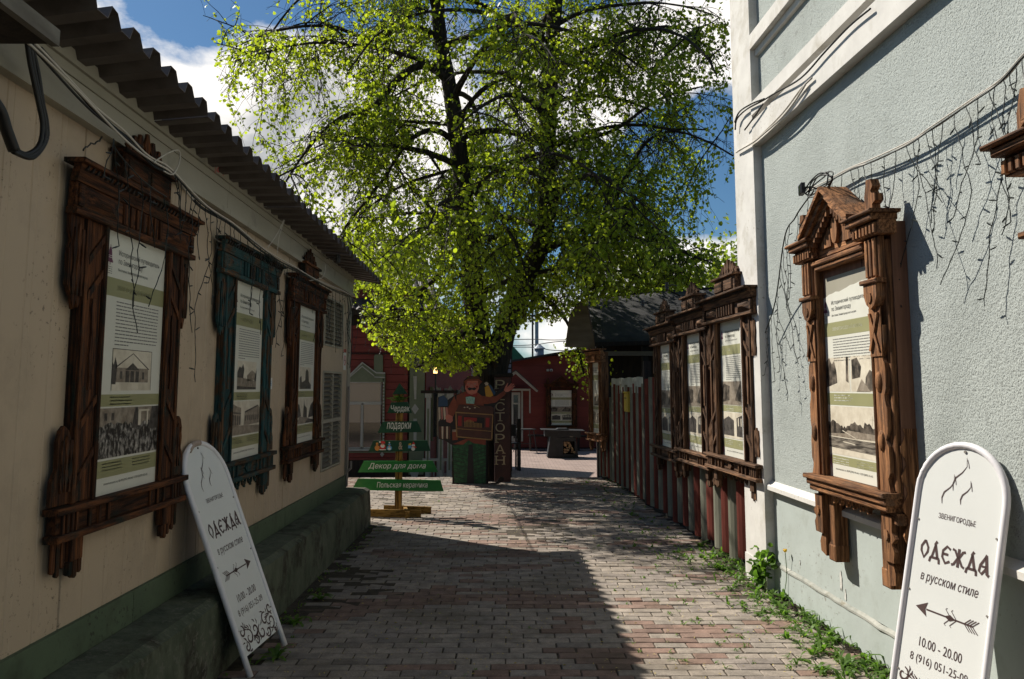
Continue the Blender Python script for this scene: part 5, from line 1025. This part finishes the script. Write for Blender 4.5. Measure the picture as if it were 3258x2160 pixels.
# ------------------------------------------------------------------ long red building closing the view
YR = 31.1; GRD = -.62; zr = zoomer(1640, 1050, 3.137)
BR = thing('red_restaurant_building', 'long dark red boarded building with gabled porch closing the far end of the yard', 'building', (0, YR, GRD)); fr = plane_shapes(YR, zr, (0, 0, GRD))
L0, R0, pk_ = fr([(-220, 345)])[0], fr([(1500, 560)])[0], fr([(980, 140)])[0]
bot = 0.
def roofz(x): return float(np.interp(x, (L0[0], pk_[0], R0[0]), (L0[1], pk_[1], R0[1])))
MB().prism([(L0[0], -.2), (R0[0], -.2), (R0[0], roofz(R0[0])-.1), pk_, L0], .06, 6).obj('body', 'dark_wood', BR)
i = 0; z = .05
while z < pk_[1]:
    xs0 = L0[0] if roofz(L0[0]) > z+.37 else float(np.interp(z+.37, (L0[1], pk_[1]), (L0[0], pk_[0]))); xs1 = R0[0] if roofz(R0[0]) > z+.37 else float(np.interp(z+.37, (R0[1], pk_[1]), (R0[0], pk_[0])))
    out = [(xs0, z), (xs1, z)]; 
    out = [(x_, z) for x_ in (L0[0] if roofz(L0[0]) > z else xs0, R0[0] if roofz(R0[0]) > z else xs1)]+[(x_, min(z+.363, roofz(x_)-.02)) for x_ in np.linspace(R0[0], L0[0], 12) if roofz(x_)-.02 > z]
    if len(out) > 3: MB().prism(out, .0 if i % 2 else .012, .055).obj('board', 'red_board', BR)
    z += .368; i += 1
for a, b in ((L0, pk_), (pk_, R0)): MB().slab((a[0], -.25, a[1]-.02), (b[0], -.25, b[1]-.02), (b[0], 6, b[1]-.02), (a[0], 6, a[1]-.02), (0, 0, .07)).obj('roof', 'bitumen', BR)
def bb(nm, mt, p, y0=-.04, y1=-.001, par=None): (a, c), (b, d) = fr([p[0], p[1]]); return MB().box(min(a, b), max(a, b), y0, y1, min(c, d), max(c, d)).obj(nm, mt, par or BR)
dr = bb('door', 'house_white', ((-70, 1110), (48, 622)), -.05); bb('pane', 'pane_dark', ((-20, 725), (25, 650)), -.058, -.0505, dr); bb('pane', 'pane_dark', ((-20, 1080), (25, 742)), -.058, -.0505, dr); bb('frame', 'house_white', ((58, 1110), (74, 600)), -.06); bb('frame', 'house_white', ((-80, 606), (135, 585)), -.5)
for p_ in ([(-150, 520), (0, 412), (215, 605), (205, 616), (0, 440), (-140, 540)],): MB().prism(fr(p_), -1.2, -.5).obj('porch_roof', 'house_white', BR)
MB().prism(fr([(-160, 505), (0, 400), (218, 598), (214, 604), (0, 412), (-150, 515)]), -1.25, -.45).obj('porch_roof_cover', 'bitumen', BR)
bb('bracket', 'house_white', ((134, 825), (146, 585)), -.55, -.5)
bb('drain_pipe', 'grey_pipe', ((802, 945), (826, 640)), -.12); bb('drain_elbow', 'grey_pipe', ((796, 975), (830, 945)), -.16)
cc = bb('junction_box', 'house_white', ((310, 412), (333, 390)), -.1); t = thing('security_camera', 'white dome security camera high on the far red building', 'camera', (fr([(355, 402)])[0][0], YR-.12, GRD+fr([(355, 402)])[0][1])); MB().tube([(0, .1, 0), (0, 0, 0), (0, -.03, -.02)], [.05, .06, .03], 10).obj('dome', 'house_white', t); MB().tube([(0, -.035, -.02), (0, -.05, -.025)], .025, 8).obj('lens', 'iron_black', t)
fp = fr([(457, 940), (457, 612)]); f9 = gable_frame('small dark carved frame with a poster on the far red building', (fp[0][0], YR-.005, GRD+fp[0][1]-1.03), 0, 'wood_brown', pk=('hill2', 'САВВИНО-СТОРОЖЕВСКИЙ'), seed=15, torn=False, box=False, num=None)
f9.scale = (.94, 1, .98)
# yard furniture before it
def on_g(x, y):
    Y = 20.
    for _ in range(30): Y = (CH-gz(Y))/(-(pdir(x, y).z/pdir(x, y).y))
    return at(x, y, Y)
q = on_g(*zr(470, 1278)); YF = q.y; ff = plane_shapes(YF, zr, (q.x, 0, q.z))
FP = thing('fire_table', 'black steel fire table with firewood stacked in its base', 'grill', (q.x, YF, q.z))
MB().prism(ff([(255, 992), (690, 1003), (688, 1008), (255, 997)]), -.15, .85).obj('table_top', 'iron_black', FP); MB().prism(ff([(410, 992), (430, 984), (520, 984), (540, 996)]), .1, .6).obj('fire_bowl', 'iron_black', FP)
MB().prism(ff([(292, 998), (652, 1007), (648, 1075), (292, 1062)]), .0, .75).obj('apron', 'iron_black', FP)
for p_ in ([(350, 1064), (480, 1072), (475, 1278), (318, 1270)], [(590, 1075), (602, 1075), (630, 1275), (592, 1278)], [(476, 1240), (596, 1240), (596, 1278), (476, 1278)], [(478, 1074), (592, 1074), (592, 1112), (480, 1112)]): MB().prism(ff(p_), .02, .7).obj('base', 'iron_black', FP)
MB().prism(ff([(340, 1070), (605, 1076), (625, 1275), (322, 1270)]), .6, .705).obj('base_back', 'iron_black', FP); MB().prism(ff([(544, 1056), (572, 1058), (572, 1070), (544, 1068)]), -.008, -.001).obj('plate', 'grate', FP)
rr = random.Random(8); tg = []
for row_, y in enumerate((1222, 1198, 1175, 1152, 1130)):
    for x in range(492, 590-row_*5, 24):
        if rr.random() < .86 and not (row_ > 2 and x > 545): tg.append((x+rr.uniform(-4, 4)+(row_ % 2)*8, y+rr.uniform(-3, 3)))
for x, y in tg:
    (cx, cz) = ff([(x, y)])[0]; n = rr.randint(3, 5); a0 = rr.uniform(0, 6); R1 = .052; o = MB().prism([(cx+R1*math.cos(a0+2*math.pi*i/n)*rr.uniform(.8, 1.1), cz+R1*math.sin(a0+2*math.pi*i/n)*rr.uniform(.7, 1.1)) for i in range(n)], rr.uniform(.01, .08), .55).obj('firewood_log', 'log'); o.location = (q.x, YF, q.z)
    o.parent = FP; o.location = (0, 0, 0)
def bench(label, x0, x1, y0, y1, Yb):
    a, b = at(*zr(x0, y0), Yb), at(*zr(x1, y0), Yb); t = thing('bench', label, 'bench', ((a.x+b.x)/2, Yb, gz(Yb)), group='dark benches along the red building'); h = a.z-gz(Yb); w_ = (b.x-a.x)/2
    MB().box(-w_, w_, -.2, .2, h-.05, h).obj('seat', 'dark_wood', t)
    for s in (-1, 1): MB().box(s*w_*.8-.03, s*w_*.8+.03, -.18, .18, 0, h-.051).obj('leg', 'dark_wood', t)
bench('dark low bench along the red wall left of the fire table', 125, 350, 1045, 0, 30.2); bench('dark low bench along the red wall right of the fire table', 600, 880, 1050, 0, 30.2)
def stool(label, xc, ytop, ybot, w_, bar=False):
    q = on_g(*zr(xc, ybot)); tz = at(*zr(xc, ytop), q.y).z; t = thing('bar_stool', label, 'stool', (q.x, q.y, q.z), .3, 'black bar stools in the yard'); h = tz-q.z
    MB().box(-w_, w_, -w_, w_, h-.03, h, c=.01).obj('seat', 'iron_black', t)
    for a in (-1, 1):
        for b in (-1, 1): MB().tube([(a*w_*.75, b*w_*.75, h-.03), (a*w_*1.05, b*w_*1.05, 0)], .016, 6).obj('leg', 'iron_black', t)
    MB().box(-w_*.95, w_*.95, -.01, .01, h*.35, h*.35+.02).obj('foot_rail', 'iron_black', t)
stool('black bar stool with thin legs left of the fire table', 98, 985, 1218, .3)
q = on_g(*zr(35, 1400)); tz = at(*zr(35, 885), q.y).z; t = thing('wooden_post', 'dark upright post standing in the yard near the restaurant door', 'post', tuple(q)); MB().box(-.05, .05, -.05, .05, 0, tz-q.z).obj('post', 'dark_wood', t)
def chair(label, x0, x1, ytop, yseat, ybot):
    q = on_g(*zr((x0+x1)/2, ybot)); a, b = at(*zr(x0, ytop), q.y), at(*zr(x1, yseat), q.y); t = thing('cafe_chair', label, 'chair', tuple(q), .25, 'black cafe chairs'); w_ = (b.x-a.x)/2; hs = b.z-q.z; ht = a.z-q.z
    MB().box(-w_, w_, -.2, .2, hs-.03, hs).obj('seat', 'iron_black', t); MB().box(-w_, w_, .19, .22, hs+.15, ht).obj('backrest', 'iron_black', t)
    for a_ in (-1, 1): MB().box(a_*w_-.02, a_*w_+.02, .18, .22, 0, hs+.15).obj('leg', 'iron_black', t); MB().box(a_*w_-.02, a_*w_+.02, -.2, -.16, 0, hs-.03).obj('leg', 'iron_black', t)
chair('black cafe chair half hidden behind the restaurant pillar', -60, 25, 945, 1120, 1400)
# things over the roofs
YO = 40.; a, b = at(*zr(-60, 165), YO), at(*zr(115, 300), YO); GB = thing('green_roofed_building', 'building with a bright green roof beyond the red one', 'building', (0, YO, -.6))
MB().slab((a.x-6, 0, a.z+1.4), (a.x, 0, a.z+.8), (b.x+.2, 0, b.z+.35), (b.x-6, 0, b.z+.3), (0, 5, 0)).obj('roof', 'green_roof', GB); MB().box(a.x-6, b.x-.3, .2, 5, 0, b.z+.2).obj('wall', 'house_white', GB)
q = at(*zr(237, 255), 34); t = thing('roof_vent', 'grey metal vent pipe with a conical cap above the red building', 'vent pipe', (q.x, 34, q.z-.6)); h = at(*zr(237, 185), 34).z-q.z+.6
MB().tube([(0, 0, 0), (0, 0, h)], .19, 12).obj('pipe', 'grey_pipe', t, smooth=True); MB().tube([(0, 0, h), (0, 0, h+.16)], [.26, .06], 12).obj('cap', 'grey_pipe', t)
q = at(*zr(213, 270), 45); h = at(*zr(213, -60), 45).z; t = thing('utility_pole', 'tall utility pole with wires rising behind the red building', 'pole', (q.x, 45, -.6)); MB().tube([(0, 0, 0), (0, 0, h+3)], .1, 8).obj('pole', 'grey_pipe', t); MB().tube([(-.22, 0, 0), (-.22, 0, h+3)], .05, 6).obj('pole_stay', 'iron_black', t); MB().box(-.8, .8, -.05, .05, h+1, h+1.1).obj('crossarm', 'iron_black', t)
for i, (ya, yb) in enumerate(((150, 112), (170, 205), (92, 98))): cab('overhead_wire', ('topmost overhead wire crossing the gap of sky', 'lowest overhead wire sloping down across the gap of sky', 'middle overhead wire across the gap of sky')[i], [crv([at(*zr(-700, ya+20), 44), at(*zr(130, ya), 44), at(*zr(480, yb), 44), at(*zr(1500, yb-40), 44)])], 'cable_grey', .022, 5, 'wire')
from mathutils import noise as mnoise
# ------------------------------------------------------------------ linden: two trunks, limbs, drooping twigs and small spring leaves
def leaf_mesh(name, P_, S_, mat, parent, rnd, seed, droop=.35, tone=None):
    """P_: n x 3 positions, S_: sizes; each leaf is two blades folded along the midrib"""
    g_ = np.random.default_rng(seed); n = len(P_)
    base = np.array([(0, 0, 0), (.5, .22, .13), (.40, .72, .10), (0, 1.0, -.05), (-.40, .72, .10), (-.5, .22, .13)])
    d = g_.normal(size=(n, 3)); d[:, 2] -= droop*1.6; d /= np.linalg.norm(d, axis=1)[:, None]
    q = g_.normal(size=(n, 3)); q[:, 2] += rnd; a = np.cross(d, q); a /= np.linalg.norm(a, axis=1)[:, None]; b = np.cross(a, d)
    V = P_[:, None, :]+S_[:, None, None]*(base[None, :, 0:1]*a[:, None, :]+base[None, :, 1:2]*d[:, None, :]+base[None, :, 2:3]*b[:, None, :])
    me = bpy.data.meshes.new(name); me.vertices.add(n*6); me.vertices.foreach_set('co', V.astype(np.float32).ravel())
    idx = (np.arange(n)*6)[:, None]; fc = np.concatenate([idx+np.array([[0, 1, 2, 3]]), idx+np.array([[0, 3, 4, 5]])], 1).reshape(-1)
    me.loops.add(n*8); me.loops.foreach_set('vertex_index', fc.astype(np.int32)); me.polygons.add(n*2); me.polygons.foreach_set('loop_start', np.arange(0, n*8, 4, dtype=np.int32))
    me.update(calc_edges=True); at_ = me.attributes.new('tone', 'FLOAT', 'FACE'); tn = (g_.random(n) if tone is None else tone); at_.data.foreach_set('value', np.repeat(tn, 2).astype(np.float32))
    me.materials.append(MATS[mat]); return link(name, me, parent, kind='stuff')
bx_ = (-6, -5.5, -5.2, -4.7, -4.0, -3.6, -3.1, -2.8, -2.5, -2.2, -1.8, -.6, -.1, .3, 1.0, 1.3, 2, 4.2); bz_ = (9, 8.2, 6.7, 5.8, 5.0, 4.5, 4.0, 3.2, 2.5, 2.3, 1.95, 1.85, 2.15, 2.75, 2.8, 3.1, 3.2, 3.5)
def inside(p, grow=0.):
    X, Y, Z = p; s = 15/Y if Y > 1 else 1; xs, zs = X, Z
    if Y < 15: xs = X*15/Y; zs = CH+(Z-CH)*15/Y      # nearer growth keeps the same lower outline
    zb = float(np.interp(xs, bx_, bz_))
    if zs < zb-grow: return False
    rr_ = float(np.interp(Z, (1.5, 3, 6, 9, 12, 14.5), (3.6, 4.6, 5.3, 5.3, 3.8, .8)))
    cx = -.7; ex = (X-cx)/(rr_*(1.0 if X < cx else .96)); ey = (Y-15.0)/(rr_*1.02)
    if X > 4.05+.1*math.sin(Z*3) or xs > 4.15: return False
    return ex*ex+ey*ey < 1+grow
LT = thing('linden_tree', 'tall old linden with two dark trunks and fresh yellow green leaves closing the lane', 'tree', (-.62, 15.1, gz(15.1)))
lo_ = Vector(LT.location); R3 = random.Random(17)
tA = [at(*D2(x, y), 15.1) for x, y in ((1122, 1115), (1118, 1000), (1122, 900), (1112, 800), (1095, 690), (1082, 560), (1068, 420), (1052, 290), (1036, 190), (1016, 80), (1010, -60), (1020, -260), (1030, -480))]
tB = [at(*D2(x, y), 15.1+.02*i) for i, (x, y) in enumerate(((1132, 1000), (1142, 870), (1168, 760), (1205, 655), (1244, 575), (1264, 480), (1264, 380), (1268, 240), (1276, 100), (1284, -60), (1270, -250), (1250, -420)))]
tA[0].z = gz(15.1)-.05
pA, pB = crv(tA, 4), crv(tB, 4)
def bark_tube(pts, r0, r1, nm, par, flare=0., n=12, seed=1):
    q = random.Random(seed); m = MB(); N = len(pts); rs_ = [r0+(r1-r0)*(i/(N-1))**.8+(flare*max(0, 1-i/5)**2) for i in range(N)]
    m.tube([p-lo_ for p in pts], rs_, n); m.v = [(x+q.uniform(-.012, .012), y+q.uniform(-.012, .012), z) for x, y, z in m.v]; return m.obj(nm, 'bark', par, smooth=True)
bark_tube(pA, .27, .09, 'trunk', LT, .06, 14, 1); bark_tube(pB, .24, .11, 'trunk', LT, 0, 12, 2)
limbs = []
def manual(pts, y0, y1): return crv([at(*D2(x, y), y0+(y1-y0)*i/(len(pts)-1)) for i, (x, y) in enumerate(pts)], 4)
for pts, y0, y1 in ((((1244, 585), (1290, 560), (1335, 535), (1392, 508), (1440, 420), (1490, 330), (1560, 300), (1640, 300)), 15.2, 14.6), (((1392, 508), (1450, 520), (1530, 560), (1620, 600)), 14.9, 13.6),
                    (((1040, 190), (985, 150), (920, 180), (860, 250), (790, 270), (720, 330), (660, 420)), 15.1, 13.6), (((1060, 330), (1000, 300), (940, 330), (880, 420), (800, 520), (760, 610)), 15.1, 13.2), (((1055, 290), (1110, 210), (1190, 180), (1290, 215)), 15.1, 14),
                    (((1084, 560), (1030, 620), (960, 680), (890, 720), (850, 770)), 15.1, 14.2), (((1020, 90), (950, 60), (860, 90), (760, 60), (640, 70), (540, 110)), 15.1, 14), (((1266, 400), (1330, 330), (1420, 300), (1520, 230), (1620, 200)), 15.3, 14.4),
                    (((1068, 420), (1130, 470), (1190, 560), (1230, 680)), 15.1, 13.4), (((1270, 200), (1340, 120), (1440, 90), (1540, 60), (1620, 90)), 15.3, 14.6), (((1100, 740), (1060, 780), (1010, 820), (960, 850)), 15.1, 14.2), (((1150, 850), (1120, 800), (1060, 800), (1000, 780)), 15.0, 13.8),
                    (((1205, 655), (1260, 690), (1300, 730), (1330, 790), (1350, 870)), 15.3, 16.2)):
    limbs.append((manual(pts, y0, y1), .10 if len(pts) > 6 else .065))
for base, zlo, zhi, n in ((pA, 3.0, 13.5, 30), (pB, 4.0, 12.5, 26)):
    for i in range(n):
        zt_h = zlo+(zhi-zlo)*(i+.5)/n; b = min(base, key=lambda p: abs(p.z-zt_h)); az = i*2.4+R3.uniform(-.4, .4); Lm = float(np.interp(zt_h, (2, 5, 8, 12, 14), (3.0, 4.4, 4.6, 3.0, 1.2)))*R3.uniform(.8, 1.2)
        d = Vector((math.cos(az), math.sin(az)*.9, R3.uniform(.3, .75) if zt_h < 9 else R3.uniform(.7, 1.2))).normalized(); p = Vector(b); pts = [p.copy()]; N = 12
        for j in range(N):
            d = (d+Vector((R3.uniform(-.13, .13), R3.uniform(-.13, .13), -.11+R3.uniform(-.05, .05)))).normalized(); p = p+d*Lm/N
            if not inside(p, .12): break
            pts.append(p.copy())
        if len(pts) > 3: limbs.append((pts, .012+.0052*len(pts)*R3.uniform(.6, 1)))
tw = MB(); LP = []
def twig(p, d, L, r, lev):
    n = max(3, int(L/.11)); pts = [p.copy()]; 
    for j in range(n):
        d = (d+Vector((R3.uniform(-.2, .2), R3.uniform(-.2, .2), R3.uniform(-.16, .02)-.06*lev))).normalized(); p = p+d*L/n
        if not inside(p, .02): break
        pts.append(p.copy())
    if len(pts) < 3: return
    m_ = len(pts); tw.tube([q-lo_ for q in pts], [max(.0028, r*(1-.75*i/m_)) for i in range(m_)], 4 if lev < 2 else 3, False)
    if lev < 2:
        for i in range(1, m_):
            for _ in range(1):
                if R3.random() < (.85 if lev == 0 else .62):
                    dd = (d*.4+Vector((R3.gauss(0, 1), R3.gauss(0, 1), R3.gauss(-.25, .5))).normalized()).normalized(); twig(pts[i], dd, R3.uniform(.5, 1.1) if lev == 0 else R3.uniform(.25, .6), r*.5, lev+1)
    if lev >= 1:
        for i in range(1, m_):
            c = pts[i-1].lerp(pts[i], R3.random()); dens = mnoise.noise(c*1.1)+.45*mnoise.noise(c*3.1)
            if R3.random() < .55+1.2*dens+(.45 if c.z < 4.3 else 0):
                for _ in range(R3.choice((1, 2, 3))): LP.append(tuple(c+Vector((R3.gauss(0, .03), R3.gauss(0, .03), R3.gauss(-.02, .03)))))
for li, (pts, r) in enumerate(limbs):
    bark_tube(pts, r, .012, 'limb', LT, 0, 7, li+5); N = len(pts)
    for i in range(max(1, N//6), N):
        for _ in range(2):
            if R3.random() < .40:
                t_ = (pts[min(i+1, N-1)]-pts[i-1]).normalized(); dd = (t_*.5+Vector((R3.gauss(0, .8), R3.gauss(0, .8), R3.gauss(-.1, .5)))).normalized(); twig(pts[i], dd, R3.uniform(.7, 1.5), min(.016, max(.008, r*.28)), 0)
for (x, y, Y) in ((1330, 800, 16.), (1345, 850, 16.2), (1320, 820, 16.1), (1360, 880, 16.2), (1372, 900, 16.3), (1390, 840, 16.3), (1350, 830, 16.)):
    c = at(*D2(x, y), Y)
    for _ in range(60): LP.append((c.x+R3.gauss(0, .13), c.y+R3.gauss(0, .12), c.z+R3.gauss(0, .12)))
tw.obj('twigs', 'twig', LT, kind='stuff')
P_ = np.array(LP); SC['leaf_count'] = len(LP); 
lm = leaf_mesh('foliage', P_-np.array(lo_)[None, :], np.random.default_rng(3).uniform(.032, .074, len(P_)), 'leaf', LT, .2, 5)
# trees beyond the shed and the roofs
def far_tree(label, x, Y, h, rad, n, seed, zlow=2.5):
    g_ = np.random.default_rng(seed); t = thing('background_tree', label, 'tree', (x, Y, gz(Y)), group='trees beyond the buildings')
    m = MB().tube([(0, 0, 0), (.1, 0, h*.4), (0, .1, h*.8)], [.2, .14, .05], 8); m.obj('trunk', 'bark', t)
    cl = g_.normal(size=(60, 3)); cl /= np.linalg.norm(cl, axis=1)[:, None]; cl *= (g_.random(60)**.4)[:, None]*np.array([rad, rad, (h-zlow)/2])[None, :]; cl[:, 2] += (h+zlow)/2
    bm = MB()
    for c in cl[:40]: bm.tube([(0, 0, c[2]*.6), (c[0]*.6, c[1]*.6, c[2]*.85), tuple(c)], [.06, .03, .01], 4, False)
    bm.obj('branches', 'twig', t, kind='stuff')
    idx = g_.integers(0, 60, n); P2 = cl[idx]+g_.normal(size=(n, 3))*rad*.17; leaf_mesh('crown', P2, g_.uniform(.08, .14, n), 'leaf_far', t, .3, seed+1)
far_tree('light green tree rising just behind the shed roof', 4.4, 21.5, 5.6, 2.3, 9000, 1, 2.2); far_tree('light green tree behind the shed beside the white house corner', 8.2, 24.5, 7.0, 2.8, 9000, 2, 2.4)
far_tree('dim green tree behind the pavilion roof left of the linden', -7.2, 24, 5.4, 2.0, 5000, 3, 2)
# ------------------------------------------------------------------ weeds along the walls and in the joints
def blade(m, base, az, L, w_, rise, seed, lobed=False):
    q = random.Random(seed); d = Vector((math.cos(az), math.sin(az), 0)); s = Vector((-d.y, d.x, 0)); N = 6; el = rise; p = Vector(base); pts = []
    for i in range(N+1):
        t_ = i/N; ww = w_*math.sin(math.pi*(.12+.86*t_))**.8*(1 if not lobed else (1.0 if i % 2 else .55)); pts += [p+s*ww/2+Vector((0, 0, ww*.15)), p-s*ww/2+Vector((0, 0, ww*.15))]
        p = p+(d*math.cos(el)+Vector((0, 0, math.sin(el))))*L/N; el -= q.uniform(.16, .34)
    m.add(pts, [(2*i, 2*i+1, 2*i+3, 2*i+2) for i in range(N)])
def weed(label, loc, n, L, w_, kind='dandelion', seed=1, flower=None, cat='weed', group=None):
    q = random.Random(seed); t = thing('weed_plant', label, cat, loc, group=group); 
    if kind == 'bush':
        st_ = MB(); pts = []
        for i in range(7):
            a = q.uniform(0, 6.28); h = L*q.uniform(.6, 1.1); tip = Vector((math.cos(a)*L*.35, math.sin(a)*L*.3, h)); st_.tube([(0, 0, 0), tip*.5+Vector((0, 0, .03)), tip], [.004, .003, .002], 4, False)
            for j in range(9): c = Vector((0, 0, 0)).lerp(tip, .3+.7*j/8); pts += [c+Vector((q.gauss(0, .03), q.gauss(0, .03), q.gauss(0, .02))) for _ in range(3)]
        st_.obj('stems', 'weed', t); P3 = np.array([tuple(p) for p in pts]); leaf_mesh('leaves', P3, np.random.default_rng(seed).uniform(w_*.8, w_*1.4, len(P3)), 'weed', t, 1.5, seed, droop=.0)
    else:
        for i in range(n):
            m = MB(); blade(m, (q.uniform(-.01, .01), q.uniform(-.01, .01), 0), i*2.4+q.uniform(-.3, .3), L*q.uniform(.6, 1.1), w_*q.uniform(.7, 1.1), q.uniform(.6, 1.3) if kind != 'flat' else q.uniform(.2, .5), seed*31+i, kind != 'grass')
            o = m.obj('leaf', 'weed', t); a = o.data.attributes.new('tone', 'FLOAT', 'FACE'); a.data.foreach_set('value', [q.random()]*len(o.data.polygons))
    if flower:
        f_ = Vector(flower)-Vector(loc); MB().tube(crv([(0, 0, 0), f_*.5+Vector((.02, 0, .0)), f_], 4), .0028, 5).obj('flower_stalk', 'weed', t)
        m = MB()
        for i in range(16): a = i*2.4; m.tube([f_, f_+Vector((math.cos(a)*.013, math.sin(a)*.013, .012+.006*(i % 3)))], [.003, .004], 4)
        m.obj('flower_head', 'flower', t)
    return t
def gp_(x, y): q = atz(x, y); return (q.x, q.y, -.005)
weed('bushy green weed growing at the foot of the white corner pilaster', (2.03, 6.95, -.01), 7, .30, .05, 'bush', 3)
weed('dandelion with one tall yellow flower beside the bushy weed', (2.08, 6.62, -.01), 9, .16, .04, 'dandelion', 4, atp(2498, 1757, (2.09, 6.6, 0), (1, .03, 0)))
for i, (x, y, L, w_, kd, lb) in enumerate(((2560, 1915, .15, .045, 'dandelion', 'broad leaved weed on the base moulding right of the tall dandelion'), (2605, 1880, .10, .03, 'grass', 'thin upright grass clump against the wall above the broad leaved weed'), (2725, 2010, .24, .05, 'dandelion', 'largest dandelion with tall upright leaves below the gabled frame'), (2665, 1985, .17, .04, 'dandelion', 'dandelion clump left of the largest dandelion'),
        (2790, 2060, .18, .045, 'dandelion', 'dandelion rosette between the largest dandelion and the right sign board'), (2830, 2115, .15, .04, 'dandelion', 'leafy weed touching the foot of the right sign board'), (2550, 2100, .09, .035, 'flat', 'lone flat rosette on the sunlit pavers near the bottom edge'), (2700, 2120, .14, .03, 'grass', 'grassy weed between pavers at the bottom right'), (2475, 1850, .12, .035, 'dandelion', 'small weed in front of the bushy plant'),
        (2290, 1810, .16, .03, 'grass', 'grass clump on the pavers left of the white corner'), (2350, 1775, .12, .03, 'dandelion', 'small rosette at the foot of the striped fence near the corner'), (2230, 1740, .13, .03, 'grass', 'grass clump along the striped fence foot'), (2010, 1640, .10, .03, 'grass', 'small grass clump under the farthest fence frame'), (2385, 1890, .10, .03, 'flat', 'flat rosette in the paver joints before the corner'),
        (1020, 1905, .13, .035, 'dandelion', 'dark weed beside the concrete step in shade'), (940, 1985, .14, .04, 'dandelion', 'leafy weed behind the far foot of the left sign board'), (880, 2095, .16, .045, 'dandelion', 'broad weed beside the near foot of the left sign board'), (1240, 1630, .07, .02, 'grass', 'tiny grass clump by the green signpost foot'))):
    weed(lb, gp_(x, y), 9 if L > .12 else 6, L, w_, kd, 40+i)
# low greenery in the joints and fallen catkins: nobody could count them
g_ = np.random.default_rng(9); jw = MB(); jt = []
def scatter(n, fx, fy, s0, s1):
    for _ in range(n):
        x, y = fx(), fy(); y = round(y/.1035)*.1035+3.0 % .1035-.05 if g_.random() < .6 else y; S = g_.uniform(s0, s1)
        for j in range(int(g_.integers(3, 8))):
            a = g_.uniform(0, 6.28); n0 = len(jw.f); blade(jw, (x+g_.normal()*.008, y+g_.normal()*.005, 0), a, S*g_.uniform(.6, 1.3), S*g_.uniform(.12, .34), g_.uniform(.5, 1.4), int(g_.integers(1e6))); jt.extend([g_.random()]*(len(jw.f)-n0))
scatter(330, lambda: 2.17-abs(g_.normal())*.22, lambda: g_.uniform(4.5, 8.4), .035, .095)
scatter(190, lambda: 1.95-abs(g_.normal())*.5, lambda: g_.uniform(5, 9.5), .02, .045)
scatter(110, lambda: 1.85-abs(g_.normal())*.35, lambda: g_.uniform(8, 15), .025, .06)
scatter(90, lambda: g_.uniform(-1.5, 1.8), lambda: 4.5+9*g_.random(), .012, .028)
scatter(60, lambda: -1.57+abs(g_.normal())*.08, lambda: g_.uniform(4.6, 10), .02, .05)
o = jw.obj('joint_weeds', 'weed', lane, kind='stuff'); a = o.data.attributes.new('tone', 'FLOAT', 'FACE'); a.data.foreach_set('value', jt)
m = MB()
for _ in range(1500):
    x, y = g_.uniform(-1.6, 2.15), 4.5+9*g_.random()**1.3; a = g_.uniform(0, 3.14); L = g_.uniform(.004, .013); dx, dy = math.cos(a)*L, math.sin(a)*L
    m.add([(x-dx, y-dy, .004), (x+dy*.4, y-dx*.4, .009), (x+dx, y+dy, .004), (x-dy*.4, y+dx*.4, .009)], [(0, 1, 2, 3)])
m.obj('fallen_catkins', 'catkin', lane, kind='stuff')
m = MB(); q = random.Random(6)
for i in range(260):
    y = q.uniform(4.6, 8.5); x = 2.325-.03*y-.02-abs(q.gauss(0, .05)); s = q.uniform(.006, .022)
    m.add([(x-s, y, 0), (x+s, y-s, 0), (x+s, y+s, 0), (x, y, s*.9)], [(0, 1, 3), (1, 2, 3), (2, 0, 3)])
m.obj('wall_foot_rubble', 'soil', lane, kind='stuff')
